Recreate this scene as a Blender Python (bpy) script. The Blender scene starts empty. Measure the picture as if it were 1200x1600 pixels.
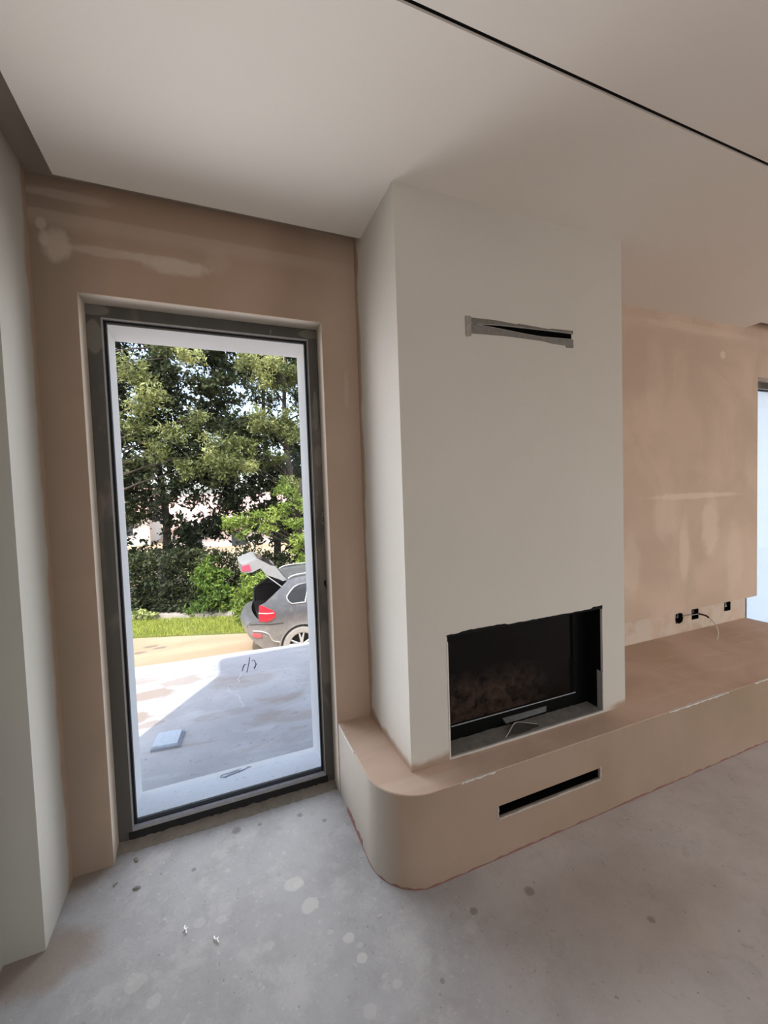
import bpy, bmesh, math, random
import numpy as np
from mathutils import Vector, Matrix
random.seed(7); rng = np.random.default_rng(11)
S = bpy.context.scene
COL = S.collection
PI = math.pi

# ------------------------------------------------------------------ camera
F_PX = 647.8
yaw, pitch, roll = 0.3825, -0.043, -0.0342
fw = Vector((math.sin(yaw)*math.cos(pitch), math.cos(yaw)*math.cos(pitch), math.sin(pitch)))
rt = Vector((math.cos(yaw), -math.sin(yaw), 0)); up = rt.cross(fw)
r2 = rt*math.cos(roll)+up*math.sin(roll); u2 = -rt*math.sin(roll)+up*math.cos(roll)
cam = bpy.data.cameras.new('camera'); camo = bpy.data.objects.new('camera', cam); COL.objects.link(camo)
cam.sensor_fit = 'VERTICAL'; cam.sensor_height = 36; cam.lens = 36*F_PX/1600; cam.clip_start = .02; cam.clip_end = 300
camo.matrix_world = Matrix(((r2.x,u2.x,-fw.x,.6073),(r2.y,u2.y,-fw.y,-1.9749),(r2.z,u2.z,-fw.z,1.5),(0,0,0,1)))
S.camera = camo

# ------------------------------------------------------------------ view, sky, sun, added window lamps
S.view_settings.view_transform = 'Standard'; S.view_settings.look = 'None'
S.view_settings.exposure = 0.0; S.view_settings.gamma = 1.0; S.view_settings.use_curve_mapping = False
S.cycles.max_bounces = 10; S.cycles.diffuse_bounces = 6; S.cycles.transparent_max_bounces = 24
S.cycles.use_denoising = True; S.cycles.sample_clamp_indirect = 6.0
SKY_STRENGTH = 0.44
SUN_STRENGTH = 4.2
SUN_EL = math.radians(60)
w = bpy.data.worlds.new('sky'); S.world = w; w.use_nodes = True
nt = w.node_tree; nt.nodes.clear()
sky = nt.nodes.new('ShaderNodeTexSky'); sky.sky_type = 'NISHITA'; sky.sun_disc = False
sky.sun_elevation = SUN_EL; sky.sun_rotation = math.radians(212); sky.air_density = 1.0; sky.dust_density = 2.5; sky.ozone_density = 1.0
hs = nt.nodes.new('ShaderNodeHueSaturation'); hs.inputs['Saturation'].default_value = .62
bg = nt.nodes.new('ShaderNodeBackground'); bg.inputs['Strength'].default_value = SKY_STRENGTH
wo = nt.nodes.new('ShaderNodeOutputWorld')
nt.links.new(sky.outputs[0], hs.inputs['Color']); nt.links.new(hs.outputs[0], bg.inputs[0]); nt.links.new(bg.outputs[0], wo.inputs[0])
sun = bpy.data.lights.new('sun', 'SUN'); sun.energy = SUN_STRENGTH; sun.angle = math.radians(.6); sun.color = (1, .95, .86)
suno = bpy.data.objects.new('sun', sun); COL.objects.link(suno)
sd = Vector((.528*math.cos(SUN_EL), .849*math.cos(SUN_EL), -math.sin(SUN_EL)))
suno.rotation_euler = sd.to_track_quat('-Z', 'Y').to_euler(); suno.location = (-6, -9, 12)

def area(name, loc, target, sx, sy, power, color):
    l = bpy.data.lights.new(name, 'AREA'); l.shape = 'RECTANGLE'; l.size = sx; l.size_y = sy; l.energy = power; l.color = color
    o = bpy.data.objects.new(name, l); COL.objects.link(o); o.location = loc
    o.rotation_euler = (Vector(target)-Vector(loc)).to_track_quat('-Z', 'Y').to_euler()
    return o
# added area lamps: two at invented openings behind the camera, two boosting the windows
area('fill_rear_opening', (6.2, -6.02, 1.25), (6.5, 0, 1.25), 2.2, 2.3, 52, (1, .95, .90)).data.spread = math.radians(125)
area('fill_left_opening', (-.30, -4.3, 1.25), (3, -4.0, 1.4), 1.6, 2.3, 20, (1, .92, .84))
area('daylight_boost_1', (.63, .094, 1.17), (.63, -2.5, 1.17), .86, 2.2, 19.5, (.93, .95, 1.0)).data.spread = math.radians(130)
area('daylight_boost_2', (5.135, .62, 1.2), (5.135, -3, 1.2), 1.0, 2.4, 14, (.80, .89, 1.0))  # added lamp outside the second window, makes its film glow
for nm, x in (('sky_portal_1', .626), ('sky_portal_2', 5.135)):
    o = area(nm, (x, .46, 1.15), (x, -3, 1.15), .9, 2.3, 1, (1, 1, 1)); o.data.cycles.is_portal = True

# ------------------------------------------------------------------ helpers
def lin(c):
    return tuple(((x/255/12.92) if x/255 <= .04045 else ((x/255+.055)/1.055)**2.4) for x in c)
class NB:
    """small node builder"""
    def __init__(s, name, rough=.7, spec=.3, metal=0):
        s.m = bpy.data.materials.new(name); s.m.use_nodes = True; s.t = s.m.node_tree
        s.b = s.t.nodes['Principled BSDF']
        s.b.inputs['Roughness'].default_value = rough; s.b.inputs['Specular IOR Level'].default_value = spec
        s.b.inputs['Metallic'].default_value = metal
        s.geo = None
    def n(s, t): return s.t.nodes.new(t)
    def l(s, a, b): s.t.links.new(a, b)
    def pos(s):
        if s.geo is None: s.geo = s.n('ShaderNodeNewGeometry').outputs['Position']
        return s.geo
    def noise(s, scale, detail=3, rough=.55, stretch=None, vec=None, dist=0):
        t = s.n('ShaderNodeTexNoise'); t.inputs['Scale'].default_value = scale; t.inputs['Detail'].default_value = detail
        t.inputs['Roughness'].default_value = rough; t.inputs['Distortion'].default_value = dist
        v = vec or s.pos()
        if stretch:
            m = s.n('ShaderNodeMapping'); m.inputs['Scale'].default_value = stretch; s.l(v, m.inputs[0]); v = m.outputs[0]
        s.l(v, t.inputs['Vector']); return t.outputs[0]
    def ramp(s, f, lo, hi, smooth=True):
        r = s.n('ShaderNodeMapRange'); r.interpolation_type = 'SMOOTHSTEP' if smooth else 'LINEAR'
        r.inputs['From Min'].default_value = lo; r.inputs['From Max'].default_value = hi; s.l(f, r.inputs['Value']); return r.outputs[0]
    def math(s, op, a, b=None):
        m = s.n('ShaderNodeMath'); m.operation = op
        for i, x in enumerate((a, b)):
            if x is None: continue
            if isinstance(x, (int, float)): m.inputs[i].default_value = x
            else: s.l(x, m.inputs[i])
        return m.outputs[0]
    def mix(s, f, a, b):
        m = s.n('ShaderNodeMix'); m.data_type = 'RGBA'
        for i, x in ((0, f), (6, a), (7, b)):
            if isinstance(x, (int, float)): m.inputs[i].default_value = x
            elif isinstance(x, tuple): m.inputs[i].default_value = (*x[:3], 1)
            else: s.l(x, m.inputs[i])
        return m.outputs[2]
    def blob(s, c, r, warp=.35, wscale=14, edge=.35):
        """soft-edged patch of an own shape: an ellipsoid at c with radii r, broken up by noise"""
        m = s.n('ShaderNodeVectorMath'); m.operation = 'SUBTRACT'; s.l(s.pos(), m.inputs[0]); m.inputs[1].default_value = c
        d = s.n('ShaderNodeVectorMath'); d.operation = 'DIVIDE'; s.l(m.outputs[0], d.inputs[0]); d.inputs[1].default_value = r
        L = s.n('ShaderNodeVectorMath'); L.operation = 'LENGTH'; s.l(d.outputs[0], L.inputs[0])
        nz = s.noise(wscale, 3)
        v = s.math('ADD', L.outputs['Value'], s.math('MULTIPLY', s.math('SUBTRACT', nz, .5), warp*4))
        r_ = s.ramp(v, 1-edge, 1+edge); return s.math('SUBTRACT', 1.0, r_)
    def sep(s):
        q = s.n('ShaderNodeSeparateXYZ'); s.l(s.pos(), q.inputs[0]); return q.outputs
    def color(s, c):
        if isinstance(c, tuple): s.b.inputs['Base Color'].default_value = (*c[:3], 1)
        else: s.l(c, s.b.inputs['Base Color'])
    def bump(s, h, strength=.2, dist=.01):
        b = s.n('ShaderNodeBump'); b.inputs['Strength'].default_value = strength; b.inputs['Distance'].default_value = dist
        s.l(h, b.inputs['Height']); s.l(b.outputs[0], s.b.inputs['Normal'])
def simple(name, rgb, rough=.6, var=.12, scale=30, spec=.3, metal=0):
    n = NB(name, rough, spec, metal); c = rgb
    d = tuple(x*(1-var) for x in c); b = tuple(min(1, x*(1+var)) for x in c)
    n.color(n.mix(n.noise(scale, 3), d, b)); return n.m
def smooth(ob, ang=40):
    for p in ob.data.polygons: p.use_smooth = True
    ob.data.set_sharp_from_angle(angle=math.radians(ang))
def link(name, me, mat=None, parent=None):
    o = bpy.data.objects.new(name, me); COL.objects.link(o)
    if mat is not None:
        for m in (mat if isinstance(mat, (list, tuple)) else [mat]): me.materials.append(m)
    if parent is not None: o.parent = parent
    return o
def obj(name, bm, mat, parent=None, sm=False, fix=True):
    if fix: bmesh.ops.recalc_face_normals(bm, faces=bm.faces)
    me = bpy.data.meshes.new(name); bm.to_mesh(me); bm.free(); o = link(name, me, mat, parent)
    if sm: smooth(o)
    return o
def tag(o, label=None, cat=None, group=None, kind=None):
    if label: o['label'] = label
    if cat: o['category'] = cat
    if group: o['group'] = group
    if kind: o['kind'] = kind
    return o
def empty(name, loc, label, cat, group=None, kind=None):
    o = bpy.data.objects.new(name, None); COL.objects.link(o); o.empty_display_size = .1; o.location = loc
    tag(o, label, cat, group, kind); return o
def keep(o, root):
    """parent o to root, keeping the world coordinates its mesh was drawn in"""
    o.parent = root; o.matrix_parent_inverse = Matrix.Translation(root.location).inverted(); return o
def box(bm, x0, x1, y0, y1, z0, z1, bev=0):
    r = bmesh.ops.create_cube(bm, size=1)
    vs = r['verts']
    for v in vs: v.co = Vector(((x0+x1)/2+v.co.x*(x1-x0), (y0+y1)/2+v.co.y*(y1-y0), (z0+z1)/2+v.co.z*(z1-z0)))
    if bev:
        es = list({e for v in vs for e in v.link_edges})
        bmesh.ops.bevel(bm, geom=es, offset=bev, segments=2, affect='EDGES', profile=.6)
    return bm
def cells(xs, ys, zs, solid):
    """one closed mesh from a non-uniform grid: cell (i,j,k) is filled when solid(cx,cy,cz)"""
    bm = bmesh.new(); V = {}
    def v(i, j, k):
        if (i, j, k) not in V: V[i, j, k] = bm.verts.new((xs[i], ys[j], zs[k]))
        return V[i, j, k]
    nx, ny, nz = len(xs)-1, len(ys)-1, len(zs)-1
    g = [[[solid((xs[i]+xs[i+1])/2, (ys[j]+ys[j+1])/2, (zs[k]+zs[k+1])/2) for k in range(nz)] for j in range(ny)] for i in range(nx)]
    def s(i, j, k): return 0 <= i < nx and 0 <= j < ny and 0 <= k < nz and g[i][j][k]
    for i in range(nx):
        for j in range(ny):
            for k in range(nz):
                if not g[i][j][k]: continue
                if not s(i-1, j, k): bm.faces.new([v(i,j,k), v(i,j,k+1), v(i,j+1,k+1), v(i,j+1,k)])
                if not s(i+1, j, k): bm.faces.new([v(i+1,j,k), v(i+1,j+1,k), v(i+1,j+1,k+1), v(i+1,j,k+1)])
                if not s(i, j-1, k): bm.faces.new([v(i,j,k), v(i+1,j,k), v(i+1,j,k+1), v(i,j,k+1)])
                if not s(i, j+1, k): bm.faces.new([v(i,j+1,k), v(i,j+1,k+1), v(i+1,j+1,k+1), v(i+1,j+1,k)])
                if not s(i, j, k-1): bm.faces.new([v(i,j,k), v(i,j+1,k), v(i+1,j+1,k), v(i+1,j,k)])
                if not s(i, j, k+1): bm.faces.new([v(i,j,k+1), v(i+1,j,k+1), v(i+1,j+1,k+1), v(i,j+1,k+1)])
    return bm
def prism(bm, pts, axis, a, b):
    """extrude a closed 2-D outline (x,z) along y, (y,z) along x or (x,y) along z"""
    def P(p, t): return {'y': (p[0], t, p[1]), 'x': (t, p[0], p[1]), 'z': (p[0], p[1], t)}[axis]
    A = [bm.verts.new(P(p, a)) for p in pts]; B = [bm.verts.new(P(p, b)) for p in pts]
    bm.faces.new(A); bm.faces.new(B[::-1])
    for i in range(len(pts)): j = (i+1) % len(pts); bm.faces.new([A[i], B[i], B[j], A[j]])
    return bm
def tube(bm, pts, r, n=8, r_end=None):
    pts = [Vector(p) for p in pts]; rings = []
    for i, p in enumerate(pts):
        d = (pts[min(i+1, len(pts)-1)]-pts[max(i-1, 0)]).normalized()
        a = d.orthogonal().normalized() if i == 0 else (rings[-1][1]-rings[-1][1].dot(d)*d).normalized()
        b = d.cross(a); rr = r if r_end is None else r+(r_end-r)*i/(len(pts)-1)
        rings.append(([bm.verts.new(p+(a*math.cos(t)+b*math.sin(t))*rr) for t in [2*PI*k/n for k in range(n)]], a))
    for i in range(len(rings)-1):
        for k in range(n):
            q = (k+1) % n; bm.faces.new([rings[i][0][k], rings[i][0][q], rings[i+1][0][q], rings[i+1][0][k]])
    bm.faces.new(rings[0][0][::-1]); bm.faces.new(rings[-1][0]); return bm
def spline(pts, n=8):
    P = [Vector(p) for p in pts]; out = []
    for i in range(len(P)-1):
        p0, p1, p2, p3 = P[max(i-1, 0)], P[i], P[i+1], P[min(i+2, len(P)-1)]
        for k in range(n):
            t = k/n; out.append(.5*((2*p1)+(-p0+p2)*t+(2*p0-5*p1+4*p2-p3)*t*t+(-p0+3*p1-3*p2+p3)*t**3))
    out.append(P[-1]); return out

# ------------------------------------------------------------------ materials
def wall_paint():
    n = NB('white_wall_paint', .75, .2); P = n.sep()
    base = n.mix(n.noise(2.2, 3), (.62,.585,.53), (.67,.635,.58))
    base = n.mix(n.ramp(P[0], .2, .5), n.mix(n.noise(2.2, 3), (.455,.445,.405), (.50,.49,.445)), base)  # left wall paint darkened to stand in for shade
    brown = n.mix(n.noise(6, 4), (.36,.25,.175), (.44,.32,.24))
    nz = n.math('MULTIPLY', n.math('SUBTRACT', n.noise(5, 3), .5), .09)
    # bare plaster where the paint stops short: along the back corner and just above the bench
    d1 = n.math('SUBTRACT', n.math('ADD', P[1], nz), -.045)
    m1 = n.ramp(d1, -.018, .018)
    d2 = n.math('ADD', n.math('SUBTRACT', P[2], .3686), nz)
    m2 = n.math('SUBTRACT', 1.0, n.ramp(d2, .02, .05))
    xm = n.ramp(P[0], .6, .8)
    nearl = n.math('MAXIMUM', n.math('SUBTRACT', 1.0, n.ramp(P[0], 1.50, 1.62)), n.ramp(P[0], 2.36, 2.46))
    m2 = n.math('MULTIPLY', m2, n.math('MULTIPLY', xm, nearl))
    m = n.math('MAXIMUM', m1, m2)
    n.color(n.mix(n.math('MULTIPLY', m, .92), base, brown)); n.bump(n.noise(120, 2), .06, .003); return n.m
def plaster_back():
    n = NB('pink_brown_plaster', .8, .2); P = n.sep()
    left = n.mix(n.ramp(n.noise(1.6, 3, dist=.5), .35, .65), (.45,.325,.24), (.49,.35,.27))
    left = n.mix(n.ramp(n.math('ADD', P[0], n.math('MULTIPLY', n.noise(3, 3), .3)), .15, .45), (.34,.26,.20), left)  # left edge darkened in colour, standing in for missing shade
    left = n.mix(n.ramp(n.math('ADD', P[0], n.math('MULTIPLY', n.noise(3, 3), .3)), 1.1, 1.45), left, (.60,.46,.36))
    dry = n.mix(n.ramp(n.noise(1.9, 4, dist=.6), .35, .65), (.55,.425,.33), (.64,.49,.385))
    c = n.mix(n.ramp(P[0], 2.2, 2.6), left, dry)
    light = (.64,.53,.44)
    for ctr, r, k in (((.085,0,2.50),(.045,.2,.055),.7), ((.27,0,2.50),(.17,.2,.018),.45), ((.50,0,2.485),(.11,.2,.032),.8), ((.42,0,2.50),(.12,.2,.02),.5),
                      ((.66,0,2.545),(.05,.2,.05),.18), ((.04,0,2.57),(.016,.2,.02),.6), ((.045,0,2.52),(.012,.2,.03),.4),
                      ((.12,0,2.69),(.16,.2,.018),.35), ((1.226,0,2.02),(.010,.2,.085),.55), ((1.20,0,1.1),(.02,.2,.14),.25)):
        c = n.mix(n.math('MULTIPLY', n.blob(ctr, r, .30, 17), k), c, light)
    # band under the ceiling: lighter tone with a sharp upper edge
    band = n.math('MULTIPLY', n.math('SUBTRACT', 1.0, n.ramp(P[2], 2.62, 2.632)), n.ramp(P[2], 2.545, 2.60))
    c = n.mix(n.math('MULTIPLY', band, .30), c, light)
    pale = (.78,.65,.53)
    for ctr, r, k in (((3.85,0,1.41),(.5,.2,.02),.6), ((3.55,0,1.28),(.12,.2,.16),.35), ((4.05,0,1.18),(.10,.2,.20),.55), ((3.75,0,1.0),(.05,.2,.22),.45),
                      ((3.2,0,.95),(.09,.2,.2),.35), ((4.2,0,2.46),(.03,.2,.03),.7), ((3.95,0,2.62),(.6,.2,.03),.25), ((4.35,0,.9),(.1,.2,.3),.3), ((3.45,0,2.2),(.09,.2,.3),.15)):
        c = n.mix(n.math('MULTIPLY', n.blob(ctr, r, .25, 9), k), c, pale)
    # the strip of wall behind the niche is paler, streaked
    niche = n.math('MULTIPLY', n.ramp(P[1], .05, .07, False), n.ramp(P[0], 2.5, 2.6))
    c = n.mix(n.math('MULTIPLY', niche, n.ramp(n.noise(7, 4), .35, .6)), c, (.66,.56,.47))
    # window reveal: a cleaner, paler coat
    rev = n.math('MULTIPLY', n.ramp(P[1], .004, .008, False), n.math('SUBTRACT', 1.0, n.ramp(P[0], 1.3, 1.4)))
    c = n.mix(rev, c, n.mix(n.noise(8, 3), (.52,.45,.37), (.62,.54,.46)))
    n.color(c); n.bump(n.noise(14, 5), .10, .006); return n.m
def plaster_bench():
    n = NB('bench_plaster', .82, .2); P = n.sep()
    c = n.mix(n.ramp(n.noise(1.7, 3, dist=.4), .3, .7), (.34,.25,.175), (.40,.295,.225))
    leftpaint = n.math('SUBTRACT', 1.0, n.ramp(n.math('ADD', P[1], n.math('MULTIPLY', P[0], -.55)), -1.12, -.92))
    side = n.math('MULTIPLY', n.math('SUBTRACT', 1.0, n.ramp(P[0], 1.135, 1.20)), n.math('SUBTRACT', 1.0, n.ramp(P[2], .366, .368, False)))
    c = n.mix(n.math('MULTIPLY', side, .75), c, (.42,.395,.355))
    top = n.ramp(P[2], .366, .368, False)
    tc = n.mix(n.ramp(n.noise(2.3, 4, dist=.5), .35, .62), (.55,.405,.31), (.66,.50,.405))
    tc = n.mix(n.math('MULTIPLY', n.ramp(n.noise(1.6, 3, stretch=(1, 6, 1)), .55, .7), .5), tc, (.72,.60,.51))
    c = n.mix(top, c, tc)  # top face colour lightened to stand in for light from above
    n.color(c); n.bump(n.noise(18, 4), .08, .005); return n.m
def floor_mat():
    n = NB('dusty_concrete', .85, .15); P = n.sep()
    c = n.mix(n.ramp(n.noise(1.6, 7, .72), .34, .66), (.33,.328,.332), (.42,.422,.432))
    c = n.mix(n.ramp(n.math('ADD', P[0], n.math('MULTIPLY', n.noise(2.5, 5), .5)), 1.3, 2.2), c, n.mix(n.ramp(n.noise(1.6, 7, .72), .34, .66), (.50,.465,.45), (.62,.58,.565)))  # right part lightened in colour to make up for weak light
    c = n.mix(n.math('MULTIPLY', n.ramp(n.noise(11, 6, .7, dist=.6), .56, .72), .35), c, (.28,.26,.25))
    c = n.mix(n.math('MULTIPLY', n.ramp(n.noise(5, 6, .7), .50, .66), .45), c, (.53,.52,.515))
    c = n.mix(n.math('MULTIPLY', n.ramp(n.noise(34, 5, .75), .57, .68), .6), c, (.56,.55,.54))
    c = n.mix(n.math('MULTIPLY', n.ramp(n.noise(60, 3), .66, .74), .7), c, (.17,.15,.13))
    for x, y, r in ((.814,-.389,.033), (.83,-.40,.02), (.854,-.498,.032), (.952,-.666,.019), (.974,-.741,.018), (.98,-.70,.012), (.90,-.62,.01), (.70,-.58,.016), (.55,-.42,.018), (.48,-.40,.02), (1.05,-.85,.014), (.95,-.88,.02),
                    (1.35,-.80,.025), (1.52,-.86,.012), (.80,-.23,.012), (.30,-.52,.03), (.36,-.60,.02), (2.6,-1.0,.012), (1.72,-.74,.012), (1.6,-.83,.02)):
        c = n.mix(n.math('MULTIPLY', n.blob((x, y, 0), (r*1.0, r*.9, 1), .24, 30, .16), .7 if r > .0185 and x > .8 and y > -.8 or (x, y) == (.974,-.741) else .35), c, (.57,.56,.54))
    c = n.mix(n.math('MULTIPLY', n.blob((2.047,-1.145,0), (.055,.045,1), .28, 20, .2), .6), c, (.62,.58,.54))
    for x, y, r in ((1.39,-.76,.014), (1.62,-.78,.018), (1.18,-.9,.008), (.90,-.05,.012), (.72,-.03,.01), (1.0,-.13,.01), (.62,-.02,.02), (1.93,-1.03,.012), (.45,-.16,.009)):
        c = n.mix(n.math('MULTIPLY', n.blob((x, y, 0), (r, r, 1), .2, 50, .3), .55), c, (.15,.125,.10))
    # reddish-brown dust washed over the floor in front of the bench
    c = n.mix(n.math('MULTIPLY', n.blob((1.75,-.98,0), (.5,.2,1), .25, 4, .5), .35), c, (.29,.22,.165))
    c = n.mix(n.math('MULTIPLY', n.blob((0.0,-.33,0), (.16,.10,1), .25, 12, .4), .6), c, (.27,.20,.145))
    c = n.mix(n.math('MULTIPLY', n.blob((.0,-.02,0), (.14,.05,1), .25, 12, .4), .6), c, (.26,.20,.15))
    n.color(c); n.bump(n.noise(38, 6, .7), .22, .006); return n.m
def ceiling_mat():
    n = NB('ceiling_paint', .8, .15)
    n.color(n.mix(n.ramp(n.noise(.8, 2), .35, .65), (.83,.765,.695), (.85,.80,.74))); n.bump(n.noise(160, 2), .05, .002); return n.m
def frame_mat():
    n = NB('grey_frame_with_plaster_smears', .55, .4)
    c = n.mix(n.noise(9, 3, stretch=(1, 1, .2)), (.075,.070,.062), (.115,.108,.098))
    sm = n.ramp(n.noise(4.2, 4, .6, stretch=(1, 1, .45), dist=.4), .52, .62)
    c = n.mix(n.math('MULTIPLY', sm, .6), c, (.22,.19,.165))
    sm2 = n.ramp(n.noise(9, 5, .65, stretch=(1.3, 1, .6), dist=.4), .66, .70)
    c = n.mix(n.math('MULTIPLY', sm2, .7), c, (.36,.33,.30))
    for ctr, r in (((.17,.1,2.31),(.06,.1,.025)), ((.165,.1,2.20),(.03,.1,.07)), ((1.07,.1,2.305),(.05,.1,.02)), ((1.09,.1,1.93),(.012,.1,.10)), ((1.095,.1,1.70),(.02,.1,.05))):
        c = n.mix(n.math('MULTIPLY', n.blob(ctr, r, .15, 16, .12), .55), c, (.27,.25,.22))
    n.color(c); n.bump(n.noise(30, 4), .15, .003); return n.m
M = dict(
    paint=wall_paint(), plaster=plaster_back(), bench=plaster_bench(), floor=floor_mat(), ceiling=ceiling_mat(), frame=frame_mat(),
    render=simple('white_exterior_render', (.86,.86,.865), .8, .03, 12),
    black=simple('black_steel', (.006,.006,.006), .4, .3, 20, .08),
    gasket=simple('black_rubber_gasket', (.012,.013,.016), .5, .3, 20),
    bead=simple('grey_aluminium_bead', (.42,.41,.41), .4, .15, 40, metal=.3),
    dirtybead=simple('dusty_aluminium_ledge', (.36,.36,.40), .6, .45, 60),
    darksill=simple('black_threshold', (.020,.019,.019), .7, .6, 30),
    lip=simple('rough_mortar', (.25,.22,.19), .9, .3, 25),
    pink=simple('pink_primer', (.27,.135,.12), .9, .25, 60),
    chip=simple('bare_white_plaster', (.66,.62,.57), .85, .15, 60),
    dark=simple('dark_void', (.006,.006,.006), .9, .2, 10),
)
def sill_mat():
    n = NB('dirty_white_sill', .7, .3); c = n.mix(n.noise(6, 3), (.74,.77,.82), (.82,.84,.88))
    c = n.mix(n.math('MULTIPLY', n.ramp(n.noise(45, 5, .7), .60, .68), .6), c, (.25,.24,.24))
    c = n.mix(n.math('MULTIPLY', n.blob((.27,.42,0), (.03,.012,1), .3, 50, .3), .8), c, (.15,.13,.12))
    c = n.mix(n.math('MULTIPLY', n.blob((1.05,.42,0), (.022,.010,1), .3, 60, .3), .8), c, (.2,.18,.17))
    n.color(c); return n.m
M['sill'] = sill_mat()
def glass_mat(name, tint=(1,1,1), refl=.06):
    m = bpy.data.materials.new(name); m.use_nodes = True; t = m.node_tree; t.nodes.clear()
    tr = t.nodes.new('ShaderNodeBsdfTransparent'); tr.inputs[0].default_value = (*tint, 1)
    gl = t.nodes.new('ShaderNodeBsdfGlossy'); gl.inputs['Roughness'].default_value = .01
    fr = t.nodes.new('ShaderNodeFresnel'); fr.inputs[0].default_value = 1.3
    mu = t.nodes.new('ShaderNodeMath'); mu.operation = 'MULTIPLY'; mu.inputs[1].default_value = .4
    mx = t.nodes.new('ShaderNodeMixShader'); o = t.nodes.new('ShaderNodeOutputMaterial')
    t.links.new(fr.outputs[0], mu.inputs[0]); t.links.new(mu.outputs[0], mx.inputs[0])
    t.links.new(tr.outputs[0], mx.inputs[1]); t.links.new(gl.outputs[0], mx.inputs[2]); t.links.new(mx.outputs[0], o.inputs[0]); return m
M['glass'] = glass_mat('clear_window_glass', (.97,.985,.99))

# ------------------------------------------------------------------ the room shell
Wl, Wr, Wt = .140, 1.112, 2.331
Hc, Hp = 2.6956, 2.7523
XC, XD, YC = 1.2877, 2.5093, -.4864
ZB, YB, XB = .3686, -.6222, 1.115
XE = 4.649; NT = .5698
RX = 9.0; RY = -6.3
def struct(name, bm, mat, parent=None, kind=True):
    o = obj(name, bm, mat, parent)
    if kind: o['kind'] = 'structure'
    return o
bm = bmesh.new(); box(bm, -.37, RX, RY, .0, -.15, 0)
box(bm, Wl, Wr, .0, .105, -.15, 0); box(bm, XE, XE+.97, .0, .105, -.15, 0)
struct('floor', bm, M['floor'])
# back wall with both window openings, the niche under the right plaster panel and the socket holes
HX = [(3.775,3.855), (3.96,4.04), (4.365,4.445)]
HZ = [(.448,.520), (.450,.530), (.460,.540)]
xs = sorted({-.37, Wl, Wl+.038, Wr-.038, Wr, 2.52, XE, XE+.038, XE+.932, XE+.97, RX+.3} | {v for h in HX for v in h})
zs = sorted({-.15, .0, ZB-.02, NT, Wt-.03, Wt, 2.98} | {v for h in HZ for v in h})
ys = [0, .0796, .13, .17, .45]
def s_back(x, y, z):
    for a in (Wl, XE):
        if a < x < a+.972 and z < Wt and z > 0:
            if y < .17: return False
            return not (a+.038 < x < a+.972-.038 and z < Wt-.03)
        if a < x < a+.972 and z < 0 and y > .13: return True
        if a < x < a+.972 and z < 0: return False
    if 2.52 < x < XE and ZB-.02 < z < NT and y < .0796: return False
    for (a, b), (c, d) in zip(HX, HZ):
        if a < x < b and c < z < d and y < .13: return False
    return True
bm = cells(xs, ys, zs, s_back)
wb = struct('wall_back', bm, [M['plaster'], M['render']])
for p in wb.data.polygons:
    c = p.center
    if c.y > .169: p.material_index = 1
# left pier and left wall (invented window opening behind the camera, lets light in)
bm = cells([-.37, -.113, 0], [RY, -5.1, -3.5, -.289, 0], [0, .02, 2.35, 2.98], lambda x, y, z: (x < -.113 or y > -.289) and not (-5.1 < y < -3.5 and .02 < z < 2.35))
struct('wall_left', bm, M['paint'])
bm = cells([-.37, 1.9, 7.3, RX+.3], [RY-.3, RY], [0, .02, 2.45, 2.98], lambda x, y, z: not (1.9 < x < 7.3 and .02 < z < 2.45))  # rear opening is invented to let light into the room
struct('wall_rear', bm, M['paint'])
bm = bmesh.new(); box(bm, RX, RX+.3, RY, 0, 0, 2.98); struct('wall_right', bm, M['paint'])
# ceiling: upper slab and the lowered board with its curtain pockets and the thin black slot
YS = -1.0269
xs = [-.37, .1137, XC, XD, 4.476, 5.85, RX]; ys = [RY, YS-.007, YS+.007, -.4864, -.1031, 0]
def s_ceil(x, y, z):
    if z > Hp: return True
    if x < .1137: return False
    if YS-.007 < y < YS+.007: return False
    if XC < x < XD and y > YC: return False
    if y > -.1031 and (x < XC or 4.476 < x < 5.85): return False
    return True
bm = cells(xs, ys, [Hc, Hp, 2.98], s_ceil)
ce = struct('ceiling', bm, [M['ceiling'], simple('bare_board', (.33,.285,.24), .85, .12, 6)])
for p in ce.data.polygons:
    if abs(p.center.z-Hp) < .001 and p.normal.z < -.5: p.material_index = 1
bm = bmesh.new(); box(bm, .1137, RX, YS-.007, YS+.007, Hc+.008, Hp)
o = struct('trim_1', bm, M['black'])
# flat roof outside: its front edge throws the shadow line on the terrace
bm = bmesh.new(); box(bm, -.37, RX+.3, RY-.3, .78, 2.98, 3.10); struct('roof_slab', bm, M['render'])

# chimney breast
FX0, FX1, FZ0, FZ1 = 1.470, 2.355, .376, .900
VX0, VX1, VZ0, VZ1 = 1.612, 2.180, 2.168, 2.220
bm = cells([XC, FX0, VX0, VX1, FX1, XD], [YC, -.36, -.05, -.0005], [ZB+.0006, FZ0, FZ1, VZ0, VZ1, Hp],
           lambda x, y, z: not (FX0 < x < FX1 and FZ0 < z < FZ1 and y < -.05) and not (VX0 < x < VX1 and VZ0 < z < VZ1 and y < -.36))
ch = struct('wall_chimney', bm, M['paint'])

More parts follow.
